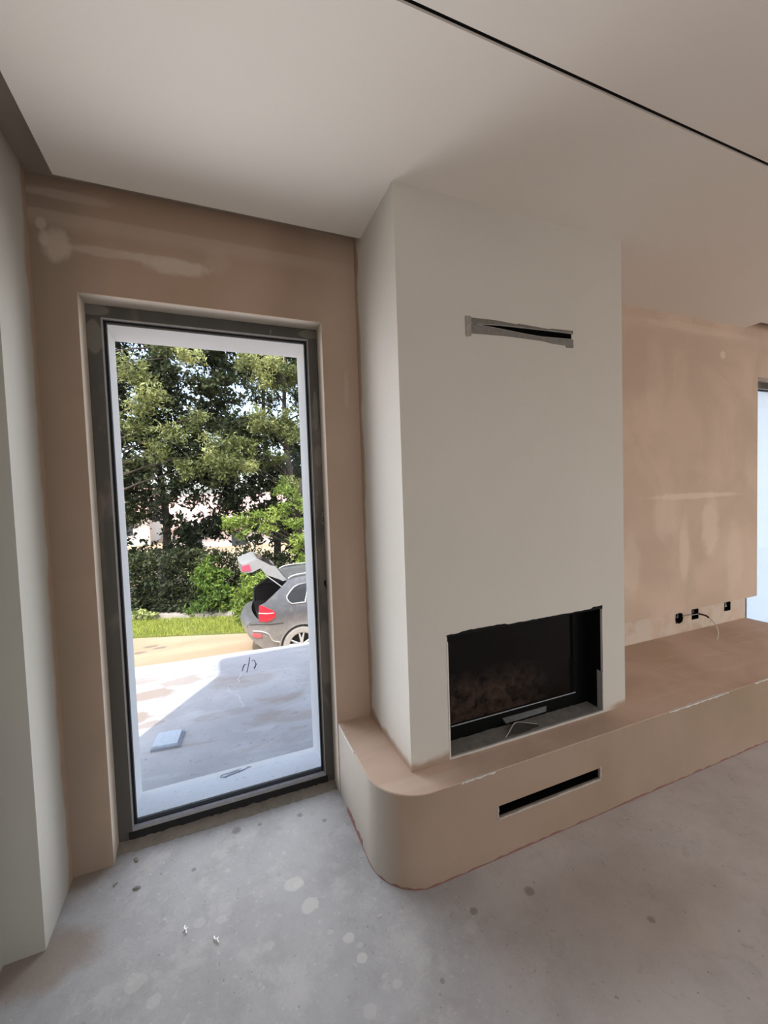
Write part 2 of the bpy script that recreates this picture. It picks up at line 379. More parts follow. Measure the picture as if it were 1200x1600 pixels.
# ------------------------------------------------------------------ the low bench with the rounded corner
R = .20; NA = 14
def bench_outline(off=0.0):
    pts = [(XB-off, -.001), (XB-off, -.12), (XB-off, -.25), (XB-off, -.36)]
    for k in range(NA+1):
        a = PI+PI/2*k/NA; pts.append((XB+R+(R+off)*math.cos(a), YB+R+(R+off)*math.sin(a)))
    pts += [(LX0, YB-off), (LX1, YB-off)]
    for x in (2.6, 3.0, 3.5, 4.0): pts.append((x, YB-off))
    for k in range(NA+1):
        a = -PI/2+PI/2*k/NA; pts.append((XE-R+(R+off)*math.cos(a), YB+R+(R+off)*math.sin(a)))
    pts += [(XE+off, -.001)]
    return pts
LX0, LX1, LZ0, LZ1 = 1.609, 2.172, .168, .219
bench = empty('fireside_bench', (2.8, -.3, 0), 'long low brown plaster bench with rounded left corner running under the chimney', 'bench')
bm = bmesh.new(); pts = bench_outline()
zr = [0, LZ0, LZ1, ZB-.004, ZB]
cols = [[bm.verts.new((x, y, z)) for z in zr[:-1]] for x, y in pts]
ins = [(x + (.004 if x < XB+R*.5 else 0), y+(.004 if y < -.45 else 0)) for x, y in pts]
topv = [bm.verts.new((x, y, ZB)) for x, y in ins]
il = pts.index((LX0, YB))
for i in range(len(pts)-1):
    for k in range(3):
        if i == il and k == 1: continue
        bm.faces.new([cols[i][k], cols[i+1][k], cols[i+1][k+1], cols[i][k+1]])
    bm.faces.new([cols[i][3], cols[i+1][3], topv[i+1], topv[i]])
bm.faces.new(topv)
bm.faces.new([c[0] for c in cols][::-1])
bm.faces.new([cols[0][k] for k in range(4)]+[topv[0], topv[-1]]+[cols[-1][k] for k in (3, 2, 1, 0)])
a, b = cols[il], cols[il+1]; dv = [bm.verts.new((x, YB+.16, z)) for x, z in ((LX0,LZ0),(LX1,LZ0),(LX1,LZ1),(LX0,LZ1))]
fr_ = [a[1], b[1], b[2], a[2]]
for i in range(4): j = (i+1) % 4; bm.faces.new([fr_[i], fr_[j], dv[j], dv[i]])
bm.faces.new(dv)
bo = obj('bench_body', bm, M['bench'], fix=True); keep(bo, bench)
for p in bo.data.polygons: p.use_smooth = abs(p.normal.z) < .3
bo.data.set_sharp_from_angle(angle=math.radians(35))
bm = bmesh.new(); box(bm, 2.5205, XE-.0005, -.001, .0792, ZB-.0195, ZB); keep(obj('back_ledge', bm, M['bench']), bench)
# chipped corner beads along the top edge (bare plaster), and the pink primer line where it meets the floor
def ribbon(path, n_out, zc, wmin, wmax, seed, thick=.0012, jit=.5):
    """a thin irregular strip standing on a vertical face, following the outline path"""
    rr = random.Random(seed); bm = bmesh.new(); prev = None
    for (x, y), (nx, ny) in zip(path, n_out):
        h = wmin+(wmax-wmin)*rr.random()**1.5; z0 = zc
        v = [bm.verts.new((x+nx*o, y+ny*o, z)) for o, z in ((0, z0), (thick, z0), (thick, z0+h), (0, z0+h))]
        if prev:
            for i in range(4): j = (i+1) % 4; bm.faces.new([prev[i], prev[j], v[j], v[i]])
        else: bm.faces.new(v)
        prev = v
    bm.faces.new(prev[::-1]); return bm
def dense(seg_from, seg_to, step=.02):
    """points and outward normals along the bench outline between two arc lengths"""
    P = bench_outline(); out = []; nn = []; s = 0
    for i in range(len(P)-1):
        a = Vector(P[i]); b = Vector(P[i+1]); L = (b-a).length
        if L < 1e-6: continue
        d = (b-a)/L; nx = (d.y, -d.x)
        m = max(1, int(L/step))
        for k in range(m):
            t = s+L*k/m
            if seg_from <= t <= seg_to: p = a+d*L*k/m; out.append((p.x, p.y)); nn.append(nx)
        s += L
    return out, nn
p_, n_ = dense(.30, 3.9, .03); o = obj('primer_line', ribbon(p_, n_, 0.0, .002, .011, 3), M['pink']); keep(o, bench); o['label'] = 'thin pink primer line along the floor'
p_, n_ = dense(.10, .34, .02); o = obj('primer_patch', ribbon(p_, n_, 0.0, .012, .035, 5, .0016), M['pink']); keep(o, bench); o['label'] = 'bare pink primer patch'
def topstrip(p_, n_, w0, w1, seed, name='corner_bead'):
    rr = random.Random(seed); bm = bmesh.new(); prev = None
    for (x, y), (nx, ny) in zip(p_, n_):
        wv = w0+(w1-w0)*rr.random(); z = ZB
        v = [bm.verts.new(c) for c in ((x+nx*.0015, y+ny*.0015, z-.006*rr.random()-.002), (x+nx*.0015, y+ny*.0015, z+.0012), (x-nx*wv, y-ny*wv, z+.0012))]
        if prev:
            for i in range(3): j = (i+1) % 3; bm.faces.new([prev[i], prev[j], v[j], v[i]])
        else: bm.faces.new(v)
        prev = v
    bm.faces.new(prev[::-1]); o = obj(name, bm, M['chip']); keep(o, bench); o['label'] = 'bare white corner bead'; return o
p_, n_ = dense(.02, .27, .012); topstrip(p_, n_, .002, .005, 1)
p_, n_ = dense(.85, 1.02, .012); topstrip(p_, n_, .003, .010, 2)
p_, n_ = dense(2.05, 2.55, .02); topstrip(p_, n_, .002, .016, 4)
p_, n_ = dense(2.78, 3.05, .02); topstrip(p_, n_, .002, .012, 9)

# ------------------------------------------------------------------ windows
def ring(x0, x1, z0, z1, wl, wt, wb, y0, y1):
    return cells([x0, x0+wl, x1-wl, x1], [y0, y1], [z0, z0+wb, z1-wt, z1], lambda x, y, z: not (x0+wl < x < x1-wl and z0+wb < z < z1-wt))
def window(name, X0, first):
    w_ = empty(name, (X0+.486, .12, 0), None, None, None, 'structure')
    X1 = X0+.972
    o = obj('window_frame', ring(X0+.001, X1-.001, .001, Wt-.001, .053, .052, .049, .100, .168), M['frame']); keep(o, w_)
    # dark threshold face at the bottom of the frame
    bm = bmesh.new(); box(bm, X0+.04, X1-.036, .096, .1004, .012, .0495); o = obj('threshold', bm, M['darksill']); keep(o, w_)
    o = obj('glazing_bead', ring(X0+.054, X1-.047, .050, Wt-.051, .0045, .0045, .013, .099, .125), M['bead']); keep(o, w_)
    bm = bmesh.new(); box(bm, X0+.0585, X1-.0515, .099, .127, .0632, .0665); 
    o = obj('sill_bead', bm, M['dirtybead']); keep(o, w_)
    o = obj('gasket', ring(X0+.0585, X1-.0515, .0636, Wt-.0555, .010, .008, .007, .118, .140), M['gasket']); keep(o, w_)
    bm = bmesh.new(); box(bm, X0+.0652, X1-.058, .128, .133, .068, Wt-.062); o = obj('glass_pane', bm, M['glass']); keep(o, w_)
    # outer sloping sill
    bm = bmesh.new()
    prism(bm, [(.168, .060), (.455, -.012), (.47, -.02), (.47, -.045), (.168, -.045)], 'x', X0+.0385, X1-.0385)
    o = obj('outer_sill', bm, M['sill']); keep(o, w_); o['label'] = 'dirty white outer window sill'
    return w_
w1 = window('window_1', Wl, True)
w2 = window('window_2', XE, False)
def film():
    m = bpy.data.materials.new('milky_added_film'); m.use_nodes = True; t = m.node_tree; t.nodes.clear()
    a = t.nodes.new('ShaderNodeBsdfTranslucent'); a.inputs[0].default_value = (.90, .94, .99, 1)
    d = t.nodes.new('ShaderNodeBsdfDiffuse'); d.inputs[0].default_value = (.8, .82, .86, 1)
    n = t.nodes.new('ShaderNodeMixShader'); n.inputs[0].default_value = .18; o = t.nodes.new('ShaderNodeOutputMaterial')
    t.links.new(a.outputs[0], n.inputs[1]); t.links.new(d.outputs[0], n.inputs[2]); t.links.new(n.outputs[0], o.inputs[0]); return m
bm = bmesh.new(); box(bm, XE+.066, XE+.972-.059, .1345, .1353, .069, Wt-.063); o = obj('added_film', bm, film()); keep(o, w2); o['label'] = 'milky pale film added on the pane'  # film is invented so the pane glows pale under the outside lamp
# latch hole on the right jamb of the first window
bm = bmesh.new()
pr = [(-.004,.018), (.004,.026), (.0075,.02), (.008,-.004), (.009,-.03), (.004,-.016), (-.002,-.006), (-.005,.006)]
prism(bm, [(1.101+a*.9, 1.048+b*.9) for a, b in pr], 'y', .0975, .102)
o = obj('latch_hole', bm, M['dark']); keep(o, w1)
# rough mortar lip at the foot of the threshold
def lip(x0, x1, seed):
    rr = random.Random(seed); bm = bmesh.new(); prev = None; n = 70
    for i in range(n+1):
        x = x0+(x1-x0)*i/n; t = 1-abs(i/n-.5)*2
        d = .050+.010*rr.random(); h = .011+.006*rr.random()
        v = [bm.verts.new((x, y, z)) for y, z in ((.104, 0), (.104, h+.004), (.096, h+.003), (.085-.2*d, h*.8), (.10-d, .002), (.10-d, 0))]
        if prev:
            for k in range(6): q = (k+1) % 6; bm.faces.new([prev[k], prev[q], v[q], v[k]])
        else: bm.faces.new(v)
        prev = v
    bm.faces.new(prev[::-1]); return bm
o = obj('trim_2', lip(Wl+.001, Wr-.001, 3), M['lip'], None, True); o['kind'] = 'structure'

# ------------------------------------------------------------------ fireplace insert
fire = empty('fireplace_insert', (1.91, -.43, FZ0), 'black glass-fronted fireplace insert set in the chimney breast above the bench', 'fireplace')
def part(name, bm, mat, root, label=None, sm=False):
    o = obj(name, bm, mat, None, sm); keep(o, root)
    if label: o['label'] = label
    return o
GX0, GX1, GZ0, GZ1, GY = 1.528, 2.265, .452, .862, -.385
def ring2(x0, x1, z0, z1, a0, a1, b0, b1, y0, y1):
    return cells([x0, a0, a1, x1], [y0, y1], [z0, b0, b1, z1], lambda x, y, z: not (a0 < x < a1 and b0 < z < b1))
part('steel_surround', ring2(FX0+.001, FX1-.001, FZ0+.003, FZ1-.001, GX0, GX1, GZ0, GZ1, GY, -.34), M['black'], fire)
part('steel_casing', cells([FX0+.001, FX0+.005, FX1-.005, FX1-.001], [-.475, -.062, -.055], [FZ0+.001, FZ0+.003, FZ1-.005, FZ1-.001],
     lambda x, y, z: not (FX0+.005 < x < FX1-.005 and FZ0+.003 < z < FZ1-.005 and y < -.062)), M['black'], fire)
def fireglass():
    m = bpy.data.materials.new('dark_fire_glass'); m.use_nodes = True; t = m.node_tree; b = t.nodes['Principled BSDF']
    n = t.nodes.new('ShaderNodeTexNoise'); n.inputs['Scale'].default_value = 22; n.inputs['Detail'].default_value = 8; n.inputs['Roughness'].default_value = .7; n.inputs['Distortion'].default_value = .4
    g = t.nodes.new('ShaderNodeNewGeometry'); s = t.nodes.new('ShaderNodeSeparateXYZ'); t.links.new(g.outputs['Position'], n.inputs['Vector']); t.links.new(g.outputs['Position'], s.inputs[0])
    r1 = t.nodes.new('ShaderNodeMapRange'); r1.inputs['From Min'].default_value = .36; r1.inputs['From Max'].default_value = .72; t.links.new(n.outputs[0], r1.inputs[0])
    r2_ = t.nodes.new('ShaderNodeMapRange'); r2_.inputs['From Min'].default_value = .70; r2_.inputs['From Max'].default_value = .56; t.links.new(s.outputs[2], r2_.inputs[0])
    r3 = t.nodes.new('ShaderNodeMapRange'); r3.inputs['From Min'].default_value = 2.15; r3.inputs['From Max'].default_value = 1.85; t.links.new(s.outputs[0], r3.inputs[0])
    mu = t.nodes.new('ShaderNodeMath'); mu.operation = 'MULTIPLY'; t.links.new(r1.outputs[0], mu.inputs[0]); t.links.new(r2_.outputs[0], mu.inputs[1])
    mv = t.nodes.new('ShaderNodeMath'); mv.operation = 'MULTIPLY'; t.links.new(mu.outputs[0], mv.inputs[0]); t.links.new(r3.outputs[0], mv.inputs[1])
    mx = t.nodes.new('ShaderNodeMix'); mx.data_type = 'RGBA'; t.links.new(mv.outputs[0], mx.inputs[0])
    mx.inputs[6].default_value = (.004,.0035,.0035,1); mx.inputs[7].default_value = (.075,.048,.036,1)  # brown tone painted low on the dusty glass as the floor's reflection
    t.links.new(mx.outputs[2], b.inputs['Base Color']); b.inputs['Roughness'].default_value = .06; b.inputs['IOR'].default_value = 1.28; return m
bm = bmesh.new(); box(bm, GX0+.001, GX1-.001, GY+.003, GY+.008, GZ0+.001, GZ1-.001); part('glass_door', bm, fireglass(), fire, 'dark dusty glass pane with a painted brown reflection')
bm = bmesh.new(); box(bm, GX0+.01, GX1+.012, GY-.003, GY+.002, GZ0-.008, GZ0-.004); part('bottom_trim', bm, M['dirtybead'], fire, 'thin light metal line under the glass')
bm = bmesh.new()
a0, a1 = 1.826, 2.070
v = [bm.verts.new(c) for c in ((a0, GY-.018, .3975), (a1, GY-.014, .398), (a1+.012, GY-.004, .418), (a0-.01, GY-.004, .418), (a0, GY+.001, .394), (a1, GY+.001, .394), (a1+.012, GY+.001, .418), (a0-.01, GY+.001, .418))]
for f in ((0,1,2,3), (4,5,6,7), (0,1,5,4), (2,3,7,6), (0,3,7,4), (1,2,6,5)): bm.faces.new([v[i] for i in f])
part('handle_recess', bm, simple('grey_plastic', (.10,.10,.10), .5, .3, 40), fire, 'dark grey pull strip')
# dusty mortar shelf in front of the insert
rr = random.Random(2); bm = bmesh.new(); prev = None
for i in range(41):
    x = FX0+.001+(FX1-FX0-.002)*i/40; yb = -.392+.005*rr.random()
    h = .0065+.0012*rr.random()
    v = [bm.verts.new(c) for c in ((x, YC+.001, FZ0), (x, YC+.001, FZ0+h+.001), (x, -.44, FZ0+h+.001*rr.random()), (x, yb, FZ0+h), (x, yb, FZ0))]
    if prev:
        for k in range(5): q = (k+1) % 5; bm.faces.new([prev[k], prev[q], v[q], v[k]])
    else: bm.faces.new(v)
    prev = v
bm.faces.new(prev[::-1])
part('mortar_shelf', bm, simple('grey_mortar_dust', (.23,.22,.205), .9, .45, 28), fire, 'grey dusty mortar ledge in front of the glass')
bm = bmesh.new(); box(bm, FX1-.0065, FX1-.001, YC-.001, YC+.030, FZ0+.004, .578); part('metal_edging', bm, simple('zinc_edging', (.30,.29,.28), .5, .25, 60), fire, 'short grey metal edging strip')
bm = bmesh.new(); box(bm, FX0-.0045, FX0+.0025, YC-.002, YC+.01, FZ0-.004, .875); box(bm, FX0, FX1, YC-.002, YC+.004, FZ0-.004, FZ0+.003)
part('edge_bead', bm, M['chip'], fire, 'pale plaster bead along the left and lower edge')
# ragged black upper edge
rr = random.Random(8); prev = None; bm = bmesh.new()
for i in range(46):
    x = FX0-.003+(FX1-FX0+.004)*i/45; h = .003+.003*rr.random()+(.006 if 3 < i < 16 else 0)+(.008 if i > 41 else 0)
    v = [bm.verts.new(c) for c in ((x, YC-.0008, FZ1-.004), (x, YC+.004, FZ1-.004), (x, YC+.004, FZ1+h), (x, YC-.0008, FZ1+h))]
    if prev:
        for k in range(4): q = (k+1) % 4; bm.faces.new([prev[k], prev[q], v[q], v[k]])
    else: bm.faces.new(v)
    prev = v
bm.faces.new(prev[::-1]); part('ragged_seal', bm, M['dark'], fire, 'ragged black sealant along the upper edge')
# torn scrap lying on the mortar ledge
sc_ = empty('torn_foil_scrap', (1.90, -.45, FZ0+.004), 'small torn grey foil scrap lying on the ledge before the fireplace glass', 'scrap')
bm = bmesh.new(); z0 = FZ0+.0045
rim = spline([(1.755,-.478,z0), (1.80,-.455,z0+.012), (1.855,-.425,z0+.022), (1.90,-.42,z0+.014), (1.965,-.452,z0+.006)], 5)
tube(bm, rim, .0028, 6); part('folded_edge', bm, simple('pale_foil', (.42,.40,.38), .5, .3, 80), sc_)
bm = bmesh.new()
lo_ = [Vector((1.765+.2*t, -.481+.004*math.sin(9*t), z0)) for t in [i/(len(rim)-1) for i in range(len(rim))]]
for i in range(len(rim)-1):
    a, b, c, d = lo_[i], lo_[i+1], rim[i+1], rim[i]
    q = [bm.verts.new(p) for p in (a, b, c, d)]; bm.faces.new(q)
    q2 = [bm.verts.new(p+Vector((0, .001, .0015))) for p in (a, b, c, d)]; bm.faces.new(q2[::-1])
part('crumpled_sheet', bm, simple('dark_foil', (.055,.05,.045), .5, .8, 90), sc_)

# ------------------------------------------------------------------ vents
v1 = empty('air_vent', (1.9, YC, 2.19), 'narrow grey-smeared slot vent high on the white chimney breast', 'vent', 'slot vents')
bm = bmesh.new(); box(bm, VX0+.001, VX1-.001, YC+.050, YC+.055, VZ0+.001, VZ1-.001); part('duct_back', bm, M['dark'], v1)
part('duct_sleeve', cells([VX0+.0006, VX0+.003, VX1-.003, VX1-.0006], [YC+.003, YC+.05], [VZ0+.0006, VZ0+.003, VZ1-.003, VZ1-.0006], lambda x, y, z: not (VX0+.003 < x < VX1-.003 and VZ0+.003 < z < VZ1-.003)), M['dark'], v1)
def plate(pts, y0, y1): return prism(bmesh.new(), pts, 'y', y0, y1)
zinc = simple('smeared_zinc', (.205,.195,.18), .6, .35, 45); zinc2 = simple('dark_smeared_zinc', (.17,.16,.14), .6, .35, 60); zl = simple('pale_zinc_lip', (.40,.385,.36), .5, .2, 60)
low = [(1.652,2.1955), (1.73,2.1935), (1.808,2.190), (1.90,2.185), (2.003,2.1825), (2.10,2.187), (2.178,2.190)]
upr = [(1.652,2.1965), (1.76,2.2055), (1.872,2.2085), (2.0,2.2125), (2.10,2.2145), (2.178,2.2155)]
part('lower_flap', plate([(1.624,2.158), (1.624,2.196)] + low + [(2.186,2.190), (2.188,2.153), (2.145,2.150), (2.144,2.160), (2.07,2.160), (2.0,2.166), (1.8,2.166)], YC-.0035, YC+.002), zinc, v1)
part('upper_flap', plate(list(reversed(upr)) + [(1.624,2.197), (1.624,2.222), (1.75,2.226), (1.86,2.222), (1.87,2.226), (2.04,2.222), (2.06,2.226), (2.186,2.231), (2.187,2.2155)], YC-.003, YC+.002), zinc2, v1)
bm = bmesh.new(); tube(bm, [(x, YC-.004, z) for x, z in low], .0012, 5); tube(bm, [(x, YC-.004, z+.001) for x, z in upr], .0016, 5); part('slot_lip', bm, zl, v1)
bm = bmesh.new(); box(bm, 1.598, 1.624, YC-.0035, YC+.001, 2.146, 2.226); part('end_plate', bm, simple('plastered_end', (.36,.33,.29), .7, .3, 70), v1)
bm = bmesh.new(); box(bm, 1.6035, 1.6075, YC-.005, YC-.001, 2.142, 2.226); box(bm, 1.6155, 1.6185, YC-.005, YC-.001, 2.195, 2.228); box(bm, 1.596, 1.63, YC-.005, YC-.0015, 2.196, 2.199); part('bright_edge', bm, zl, v1)
v2 = empty('air_vent', (1.89, YB, .19), 'black rectangular slot vent low in the front of the plaster bench', 'vent', 'slot vents')
bm = bmesh.new(); box(bm, LX0+.001, LX1-.001, YB+.10, YB+.12, LZ0+.001, LZ1-.001); part('duct_back', bm, M['dark'], v2)
part('duct_sleeve', cells([LX0+.0008, LX0+.004, LX1-.004, LX1-.0008], [YB+.012, YB+.10], [LZ0+.0008, LZ0+.003, LZ1-.003, LZ1-.0008], lambda x, y, z: not (LX0+.004 < x < LX1-.004 and LZ0+.003 < z < LZ1-.003)), M['black'], v2)
rr = random.Random(4); bm = bmesh.new()
def rough_bar(p, q, w0, w1, vert, n=26):
    prev = None
    for i in range(n+1):
        t = i/n; x = p[0]+(q[0]-p[0])*t; z = p[1]+(q[1]-p[1])*t; ww = w0+(w1-w0)*rr.random()
        pts_ = ((x, z), (x+ww, z)) if vert else ((x, z), (x, z+ww))
        v = [bm.verts.new(c) for c in ((pts_[0][0], YB-.0012, pts_[0][1]), (pts_[1][0], YB-.0012, pts_[1][1]), (pts_[1][0], YB+.006, pts_[1][1]), (pts_[0][0], YB+.006, pts_[0][1]))]
        if prev:
            for k in range(4): j = (k+1) % 4; bm.faces.new([prev[k], prev[j], v[j], v[k]])
        else: bm.faces.new(v)
        prev = v
    bm.faces.new(prev[::-1])
rough_bar((LX0-.006, LZ0-.006), (LX1+.004, LZ0-.006), .006, .0095, False); rough_bar((LX0-.006, LZ0-.004), (LX0-.006, LZ1), .004, .008, True, 8); rough_bar((LX1-.001, LZ0-.004), (LX1-.001, LZ1+.004), .005, .008, True, 8)
part('plaster_rim', bm, simple('pale_rim', (.46,.42,.37), .8, .25, 60), v2, 'rough pale plaster rim')

# ------------------------------------------------------------------ sockets and cable in the niche
sock_lab = ['round open socket box nearest the chimney in the niche under the plaster panel', 'square open socket box in the niche that the cable comes out of', 'square open socket box near the right end of the niche']
for i, ((a, b), (c, d)) in enumerate(zip(HX, HZ)):
    s = empty('socket_box', ((a+b)/2, .08, (c+d)/2), sock_lab[i], 'socket', 'empty socket boxes in the niche')
    cx_, cz_ = (a+b)/2, (c+d)/2; bm = bmesh.new()
    if i == 0:
        N = 24; rad = .041; rings = []
        for y, r in ((.0775, rad+.004), (.0775, rad-.003), (.124, rad-.004)):
            rings.append([bm.verts.new((cx_+r*math.cos(2*PI*k/N), y, cz_+.9*r*math.sin(2*PI*k/N))) for k in range(N)])
        for q in range(2):
            for k in range(N): j = (k+1) % N; bm.faces.new([rings[q][k], rings[q][j], rings[q+1][j], rings[q+1][k]])
        bm.faces.new(rings[2])
        o = part('box_shell', bm, M['black'], s); 
    else:
        bm.free(); bm = cells([a+.001, a+.005, b-.005, b-.001], [.0765, .12, .125], [c+.001, c+.005, d-.005, d-.001], lambda x, y, z: not (a+.005 < x < b-.005 and c+.005 < z < d-.005 and y < .12))
        part('box_shell', bm, M['black'], s)
    bm = bmesh.new(); box(bm, cx_-.022, cx_+.022, .098, .119, cz_-.006, cz_+.022, .003)
    if i == 2: box(bm, cx_-.012, cx_+.012, .088, .100, cz_-.012, cz_+.006, .003)
    part('terminal_block', bm, simple('terminal_grey', (.16,.15,.15) if i != 2 else (.34,.32,.31), .5, .3, 60), s)
cb = empty('loose_cable', (3.98, 0, ZB), 'loose cable with black sleeve and thin white end drooping onto the bench top', 'cable')
bm = bmesh.new(); tube(bm, spline([(3.835,.066,.497), (3.88,.060,.499), (3.94,.060,.497), (4.0,.055,.4965)]), .0035, 6); part('grey_core', bm, simple('grey_cable', (.42,.39,.36), .5, .1), cb, 'pale grey cable between two boxes')
bm = bmesh.new(); tube(bm, spline([(3.998,.09,.496), (4.012,.045,.4955), (4.026,.015,.489), (4.030,-.002,.478)]), .0065, 8); part('black_sleeve', bm, simple('black_sleeve', (.01,.01,.01), .4, .1), cb, 'black rubber sleeve')
bm = bmesh.new(); tube(bm, spline([(4.029,0,.480), (4.012,-.05,.452), (3.982,-.09,.418), (3.945,-.112,.388), (3.902,-.129,ZB+.003)]), .0033, 6); part('white_tail', bm, simple('white_cable', (.72,.68,.62), .5, .1), cb, 'thin white wire end')

# ------------------------------------------------------------------ small things on the floor and the sill
def crumb(name, x, y, rx, ry, rz, mat, label, cat, group, seed, z=0, parts=False):
    rr = random.Random(seed); bm = bmesh.new(); bmesh.ops.create_icosphere(bm, subdivisions=2, radius=1)
    a = rr.random()*PI
    for v in bm.verts:
        k = 1+.22*math.sin(5*v.co.x+seed)+.18*math.sin(7*v.co.y+2*seed)
        p = Vector((v.co.x*rx*k, v.co.y*ry*k, max(-.35, v.co.z)*rz*(1+.2*math.sin(4*v.co.x+seed))))
        v.co = Matrix.Rotation(a, 3, 'Z') @ p
    zmin = min(v.co.z for v in bm.verts)
    for v in bm.verts: v.co.z -= zmin
    o = obj(name, bm, mat, None); o.location = (x, y, z); tag(o, label, cat, group); return o
cm = simple('plaster_crumb', (.25,.23,.21), .9, .5, 70)
crumb('plaster_crumb', .248, -.158, .014, .007, .005, cm, 'elongated dark plaster crumb on the floor, largest of three by the left wall', 'crumb', 'plaster crumbs on the floor', 2)
crumb('plaster_crumb', .165, -.106, .010, .005, .004, cm, 'small flat plaster crumb on the floor nearest the left corner', 'crumb', 'plaster crumbs on the floor', 3)
crumb('plaster_crumb', .223, -.010, .013, .008, .004, cm, 'rounded flat plaster crumb on the floor right by the window threshold corner', 'crumb', 'plaster crumbs on the floor', 5)
wp = simple('white_scrap', (.97,.97,.95), .6, .05, 40)
def scrap(x, y, seed, label):
    rr = random.Random(seed); bm = bmesh.new()
    tube(bm, [(0,-.016,.003), (.003,-.004,.005), (-.001,.004,.004), (.004,.015,.003)], .0026, 5)
    tube(bm, [(-.006,.0,.002), (.002,.001,.005), (.009,.002,.002)] if seed == 1 else [(-.003,-.002,.002), (.004,-.003,.005), (.011,.0,.002)], .0016, 5)
    o = obj('white_scrap', bm, wp); o.location = (x, y, 0); o.rotation_euler.z = .3*seed; tag(o, label, 'scrap', 'white scraps on the floor')
scrap(.433, -.410, 1, 'tiny bright white scrap on the concrete floor, the left one nearer the left wall')
scrap(.533, -.490, 2, 'tiny bright white scrap on the concrete floor, the right one of the two')
# clear plastic strip lying on the outer sill
st = empty('plastic_strip', (.63, .37, .005), 'crumpled pale plastic strip lying on the white outer window sill', 'strip')
bm = bmesh.new()
def sillz(y): return .060-(y-.168)*.072/.287
P1 = [(.555,.385), (.575,.372), (.60,.378), (.64,.392), (.67,.402), (.69,.415), (.715,.420)]
tube(bm, spline([(x, y, sillz(y)+.004) for x, y in P1], 4), .0022, 6)
P2 = [(.555,.385), (.56,.405), (.60,.412), (.65,.425), (.68,.432), (.715,.420)]
tube(bm, spline([(x, y, sillz(y)+.004) for x, y in P2], 4), .0020, 6)
P3 = [(.59,.393), (.62,.402), (.66,.415)]
tube(bm, spline([(x, y, sillz(y)+.004) for x, y in P3], 4), .0017, 6)
part('raised_rim', bm, simple('strip_rim', (.40,.42,.50), .4, .3, 80), st)
bm = bmesh.new(); lo_ = [Vector((x, y, sillz(y)+.0015)) for x, y in P1]; hi_ = [Vector((x, y, sillz(y)+.0015)) for x, y in [(.555,.385), (.575,.403), (.60,.412), (.64,.422), (.665,.428), (.69,.430), (.715,.420)]]
for i in range(6):
    q = [lo_[i], lo_[i+1], hi_[i+1], hi_[i]]
    for dz in (0, .0015): bm.faces.new([bm.verts.new(p+Vector((0, 0, dz))) for p in q]) if (q[0]-q[3]).length > 1e-4 and (q[1]-q[2]).length > 1e-4 else None
part('strip_film', bm, simple('strip_film', (.74,.77,.82), .3, .06, 60), st)
# ------------------------------------------------------------------ outside: terrace
TZ = -.05; GZ = -1.93
def terrace_mat():
    n = NB('terrace_concrete', .9, .1)
    c = n.mix(n.ramp(n.noise(1.4, 5, .6), .3, .7), (.42,.42,.435), (.52,.52,.54))
    c = n.mix(n.math('MULTIPLY', n.ramp(n.noise(3.2, 5, .65, stretch=(.6, 1.4, 1), dist=.5), .50, .66), .45), c, (.62,.63,.66))
    c = n.mix(n.math('MULTIPLY', n.ramp(n.noise(2.1, 4, .6, stretch=(.7, 1.5, 1), dist=.8), .52, .66), .45), c, (.35,.27,.225))
    c = n.mix(n.math('MULTIPLY', n.ramp(n.noise(26, 6, .75), .58, .68), .5), c, (.20,.20,.22))
    c = n.mix(n.math('MULTIPLY', n.blob((.82,2.15,0), (.45,.30,1), .2, 6, .4), .4), c, (.33,.33,.38))
    for x, y, rx, ry, k in ((.02,1.78,.20,.10,.9), (.27,1.95,.16,.10,.7), (-.02,1.42,.10,.10,.9), (.10,1.28,.08,.05,.7), (-.08,2.1,.2,.07,.6), (.75,1.7,.25,.12,.35), (1.0,1.25,.16,.07,.35), (.6,1.2,.2,.05,.3)):
        c = n.mix(n.math('MULTIPLY', n.blob((x, y, -.05), (rx, ry, 1), .3, 9, .3), k), c, (.33,.265,.225))
    n.color(c); n.bump(n.noise(30, 5, .7), .25, .01); return n.m
bm = bmesh.new()
prism(bm, [(-7, .45), (12, .45), (12, 1.6), (2.0, 2.335), (1.454, 2.373), (.8, 2.44), (.276, 2.454), (-.185, 2.485), (-2, 2.62), (-7, 3.0)], 'z', -2.0, TZ)
terr = struct('terrace', bm, terrace_mat())
for p in terr.data.polygons: p.use_smooth = False
# pencil marks scratched on the slab: r / 2
mk = simple('pencil_line', (.035,.03,.05), .8, .2, 60)
bm = bmesh.new(); zt = TZ+.0006
def stroke(bm, pts, w=.0035):
    P = spline([(x, y, zt) for x, y in pts], 5); prev = None
    for i, p in enumerate(P):
        d = (P[min(i+1, len(P)-1)]-P[max(i-1, 0)]).normalized(); s = Vector((-d.y, d.x, 0))*w
        v = [bm.verts.new(c) for c in (p-s, p+s, p+s+Vector((0, 0, .0008)), p-s+Vector((0, 0, .0008)))]
        if prev:
            for k in range(4): j = (k+1) % 4; bm.faces.new([prev[k], prev[j], v[j], v[k]])
        else: bm.faces.new(v)
        prev = v
    bm.faces.new(prev[::-1])
stroke(bm, [(.748,1.93), (.764,2.03), (.772,2.075)]); stroke(bm, [(.762,2.01), (.778,2.075), (.790,2.06)])
stroke(bm, [(.785,1.88), (.812,2.06), (.836,2.245)])
stroke(bm, [(.848,2.13), (.864,2.15), (.874,2.09), (.872,2.01), (.858,1.95), (.850,1.93)]); stroke(bm, [(.852,1.955), (.868,2.0), (.888,2.05)])
o = obj('pencil_mark', bm, mk); tag(o, 'thin dark handwritten pencil mark on the shaded terrace concrete', 'marking')
bm = bmesh.new()
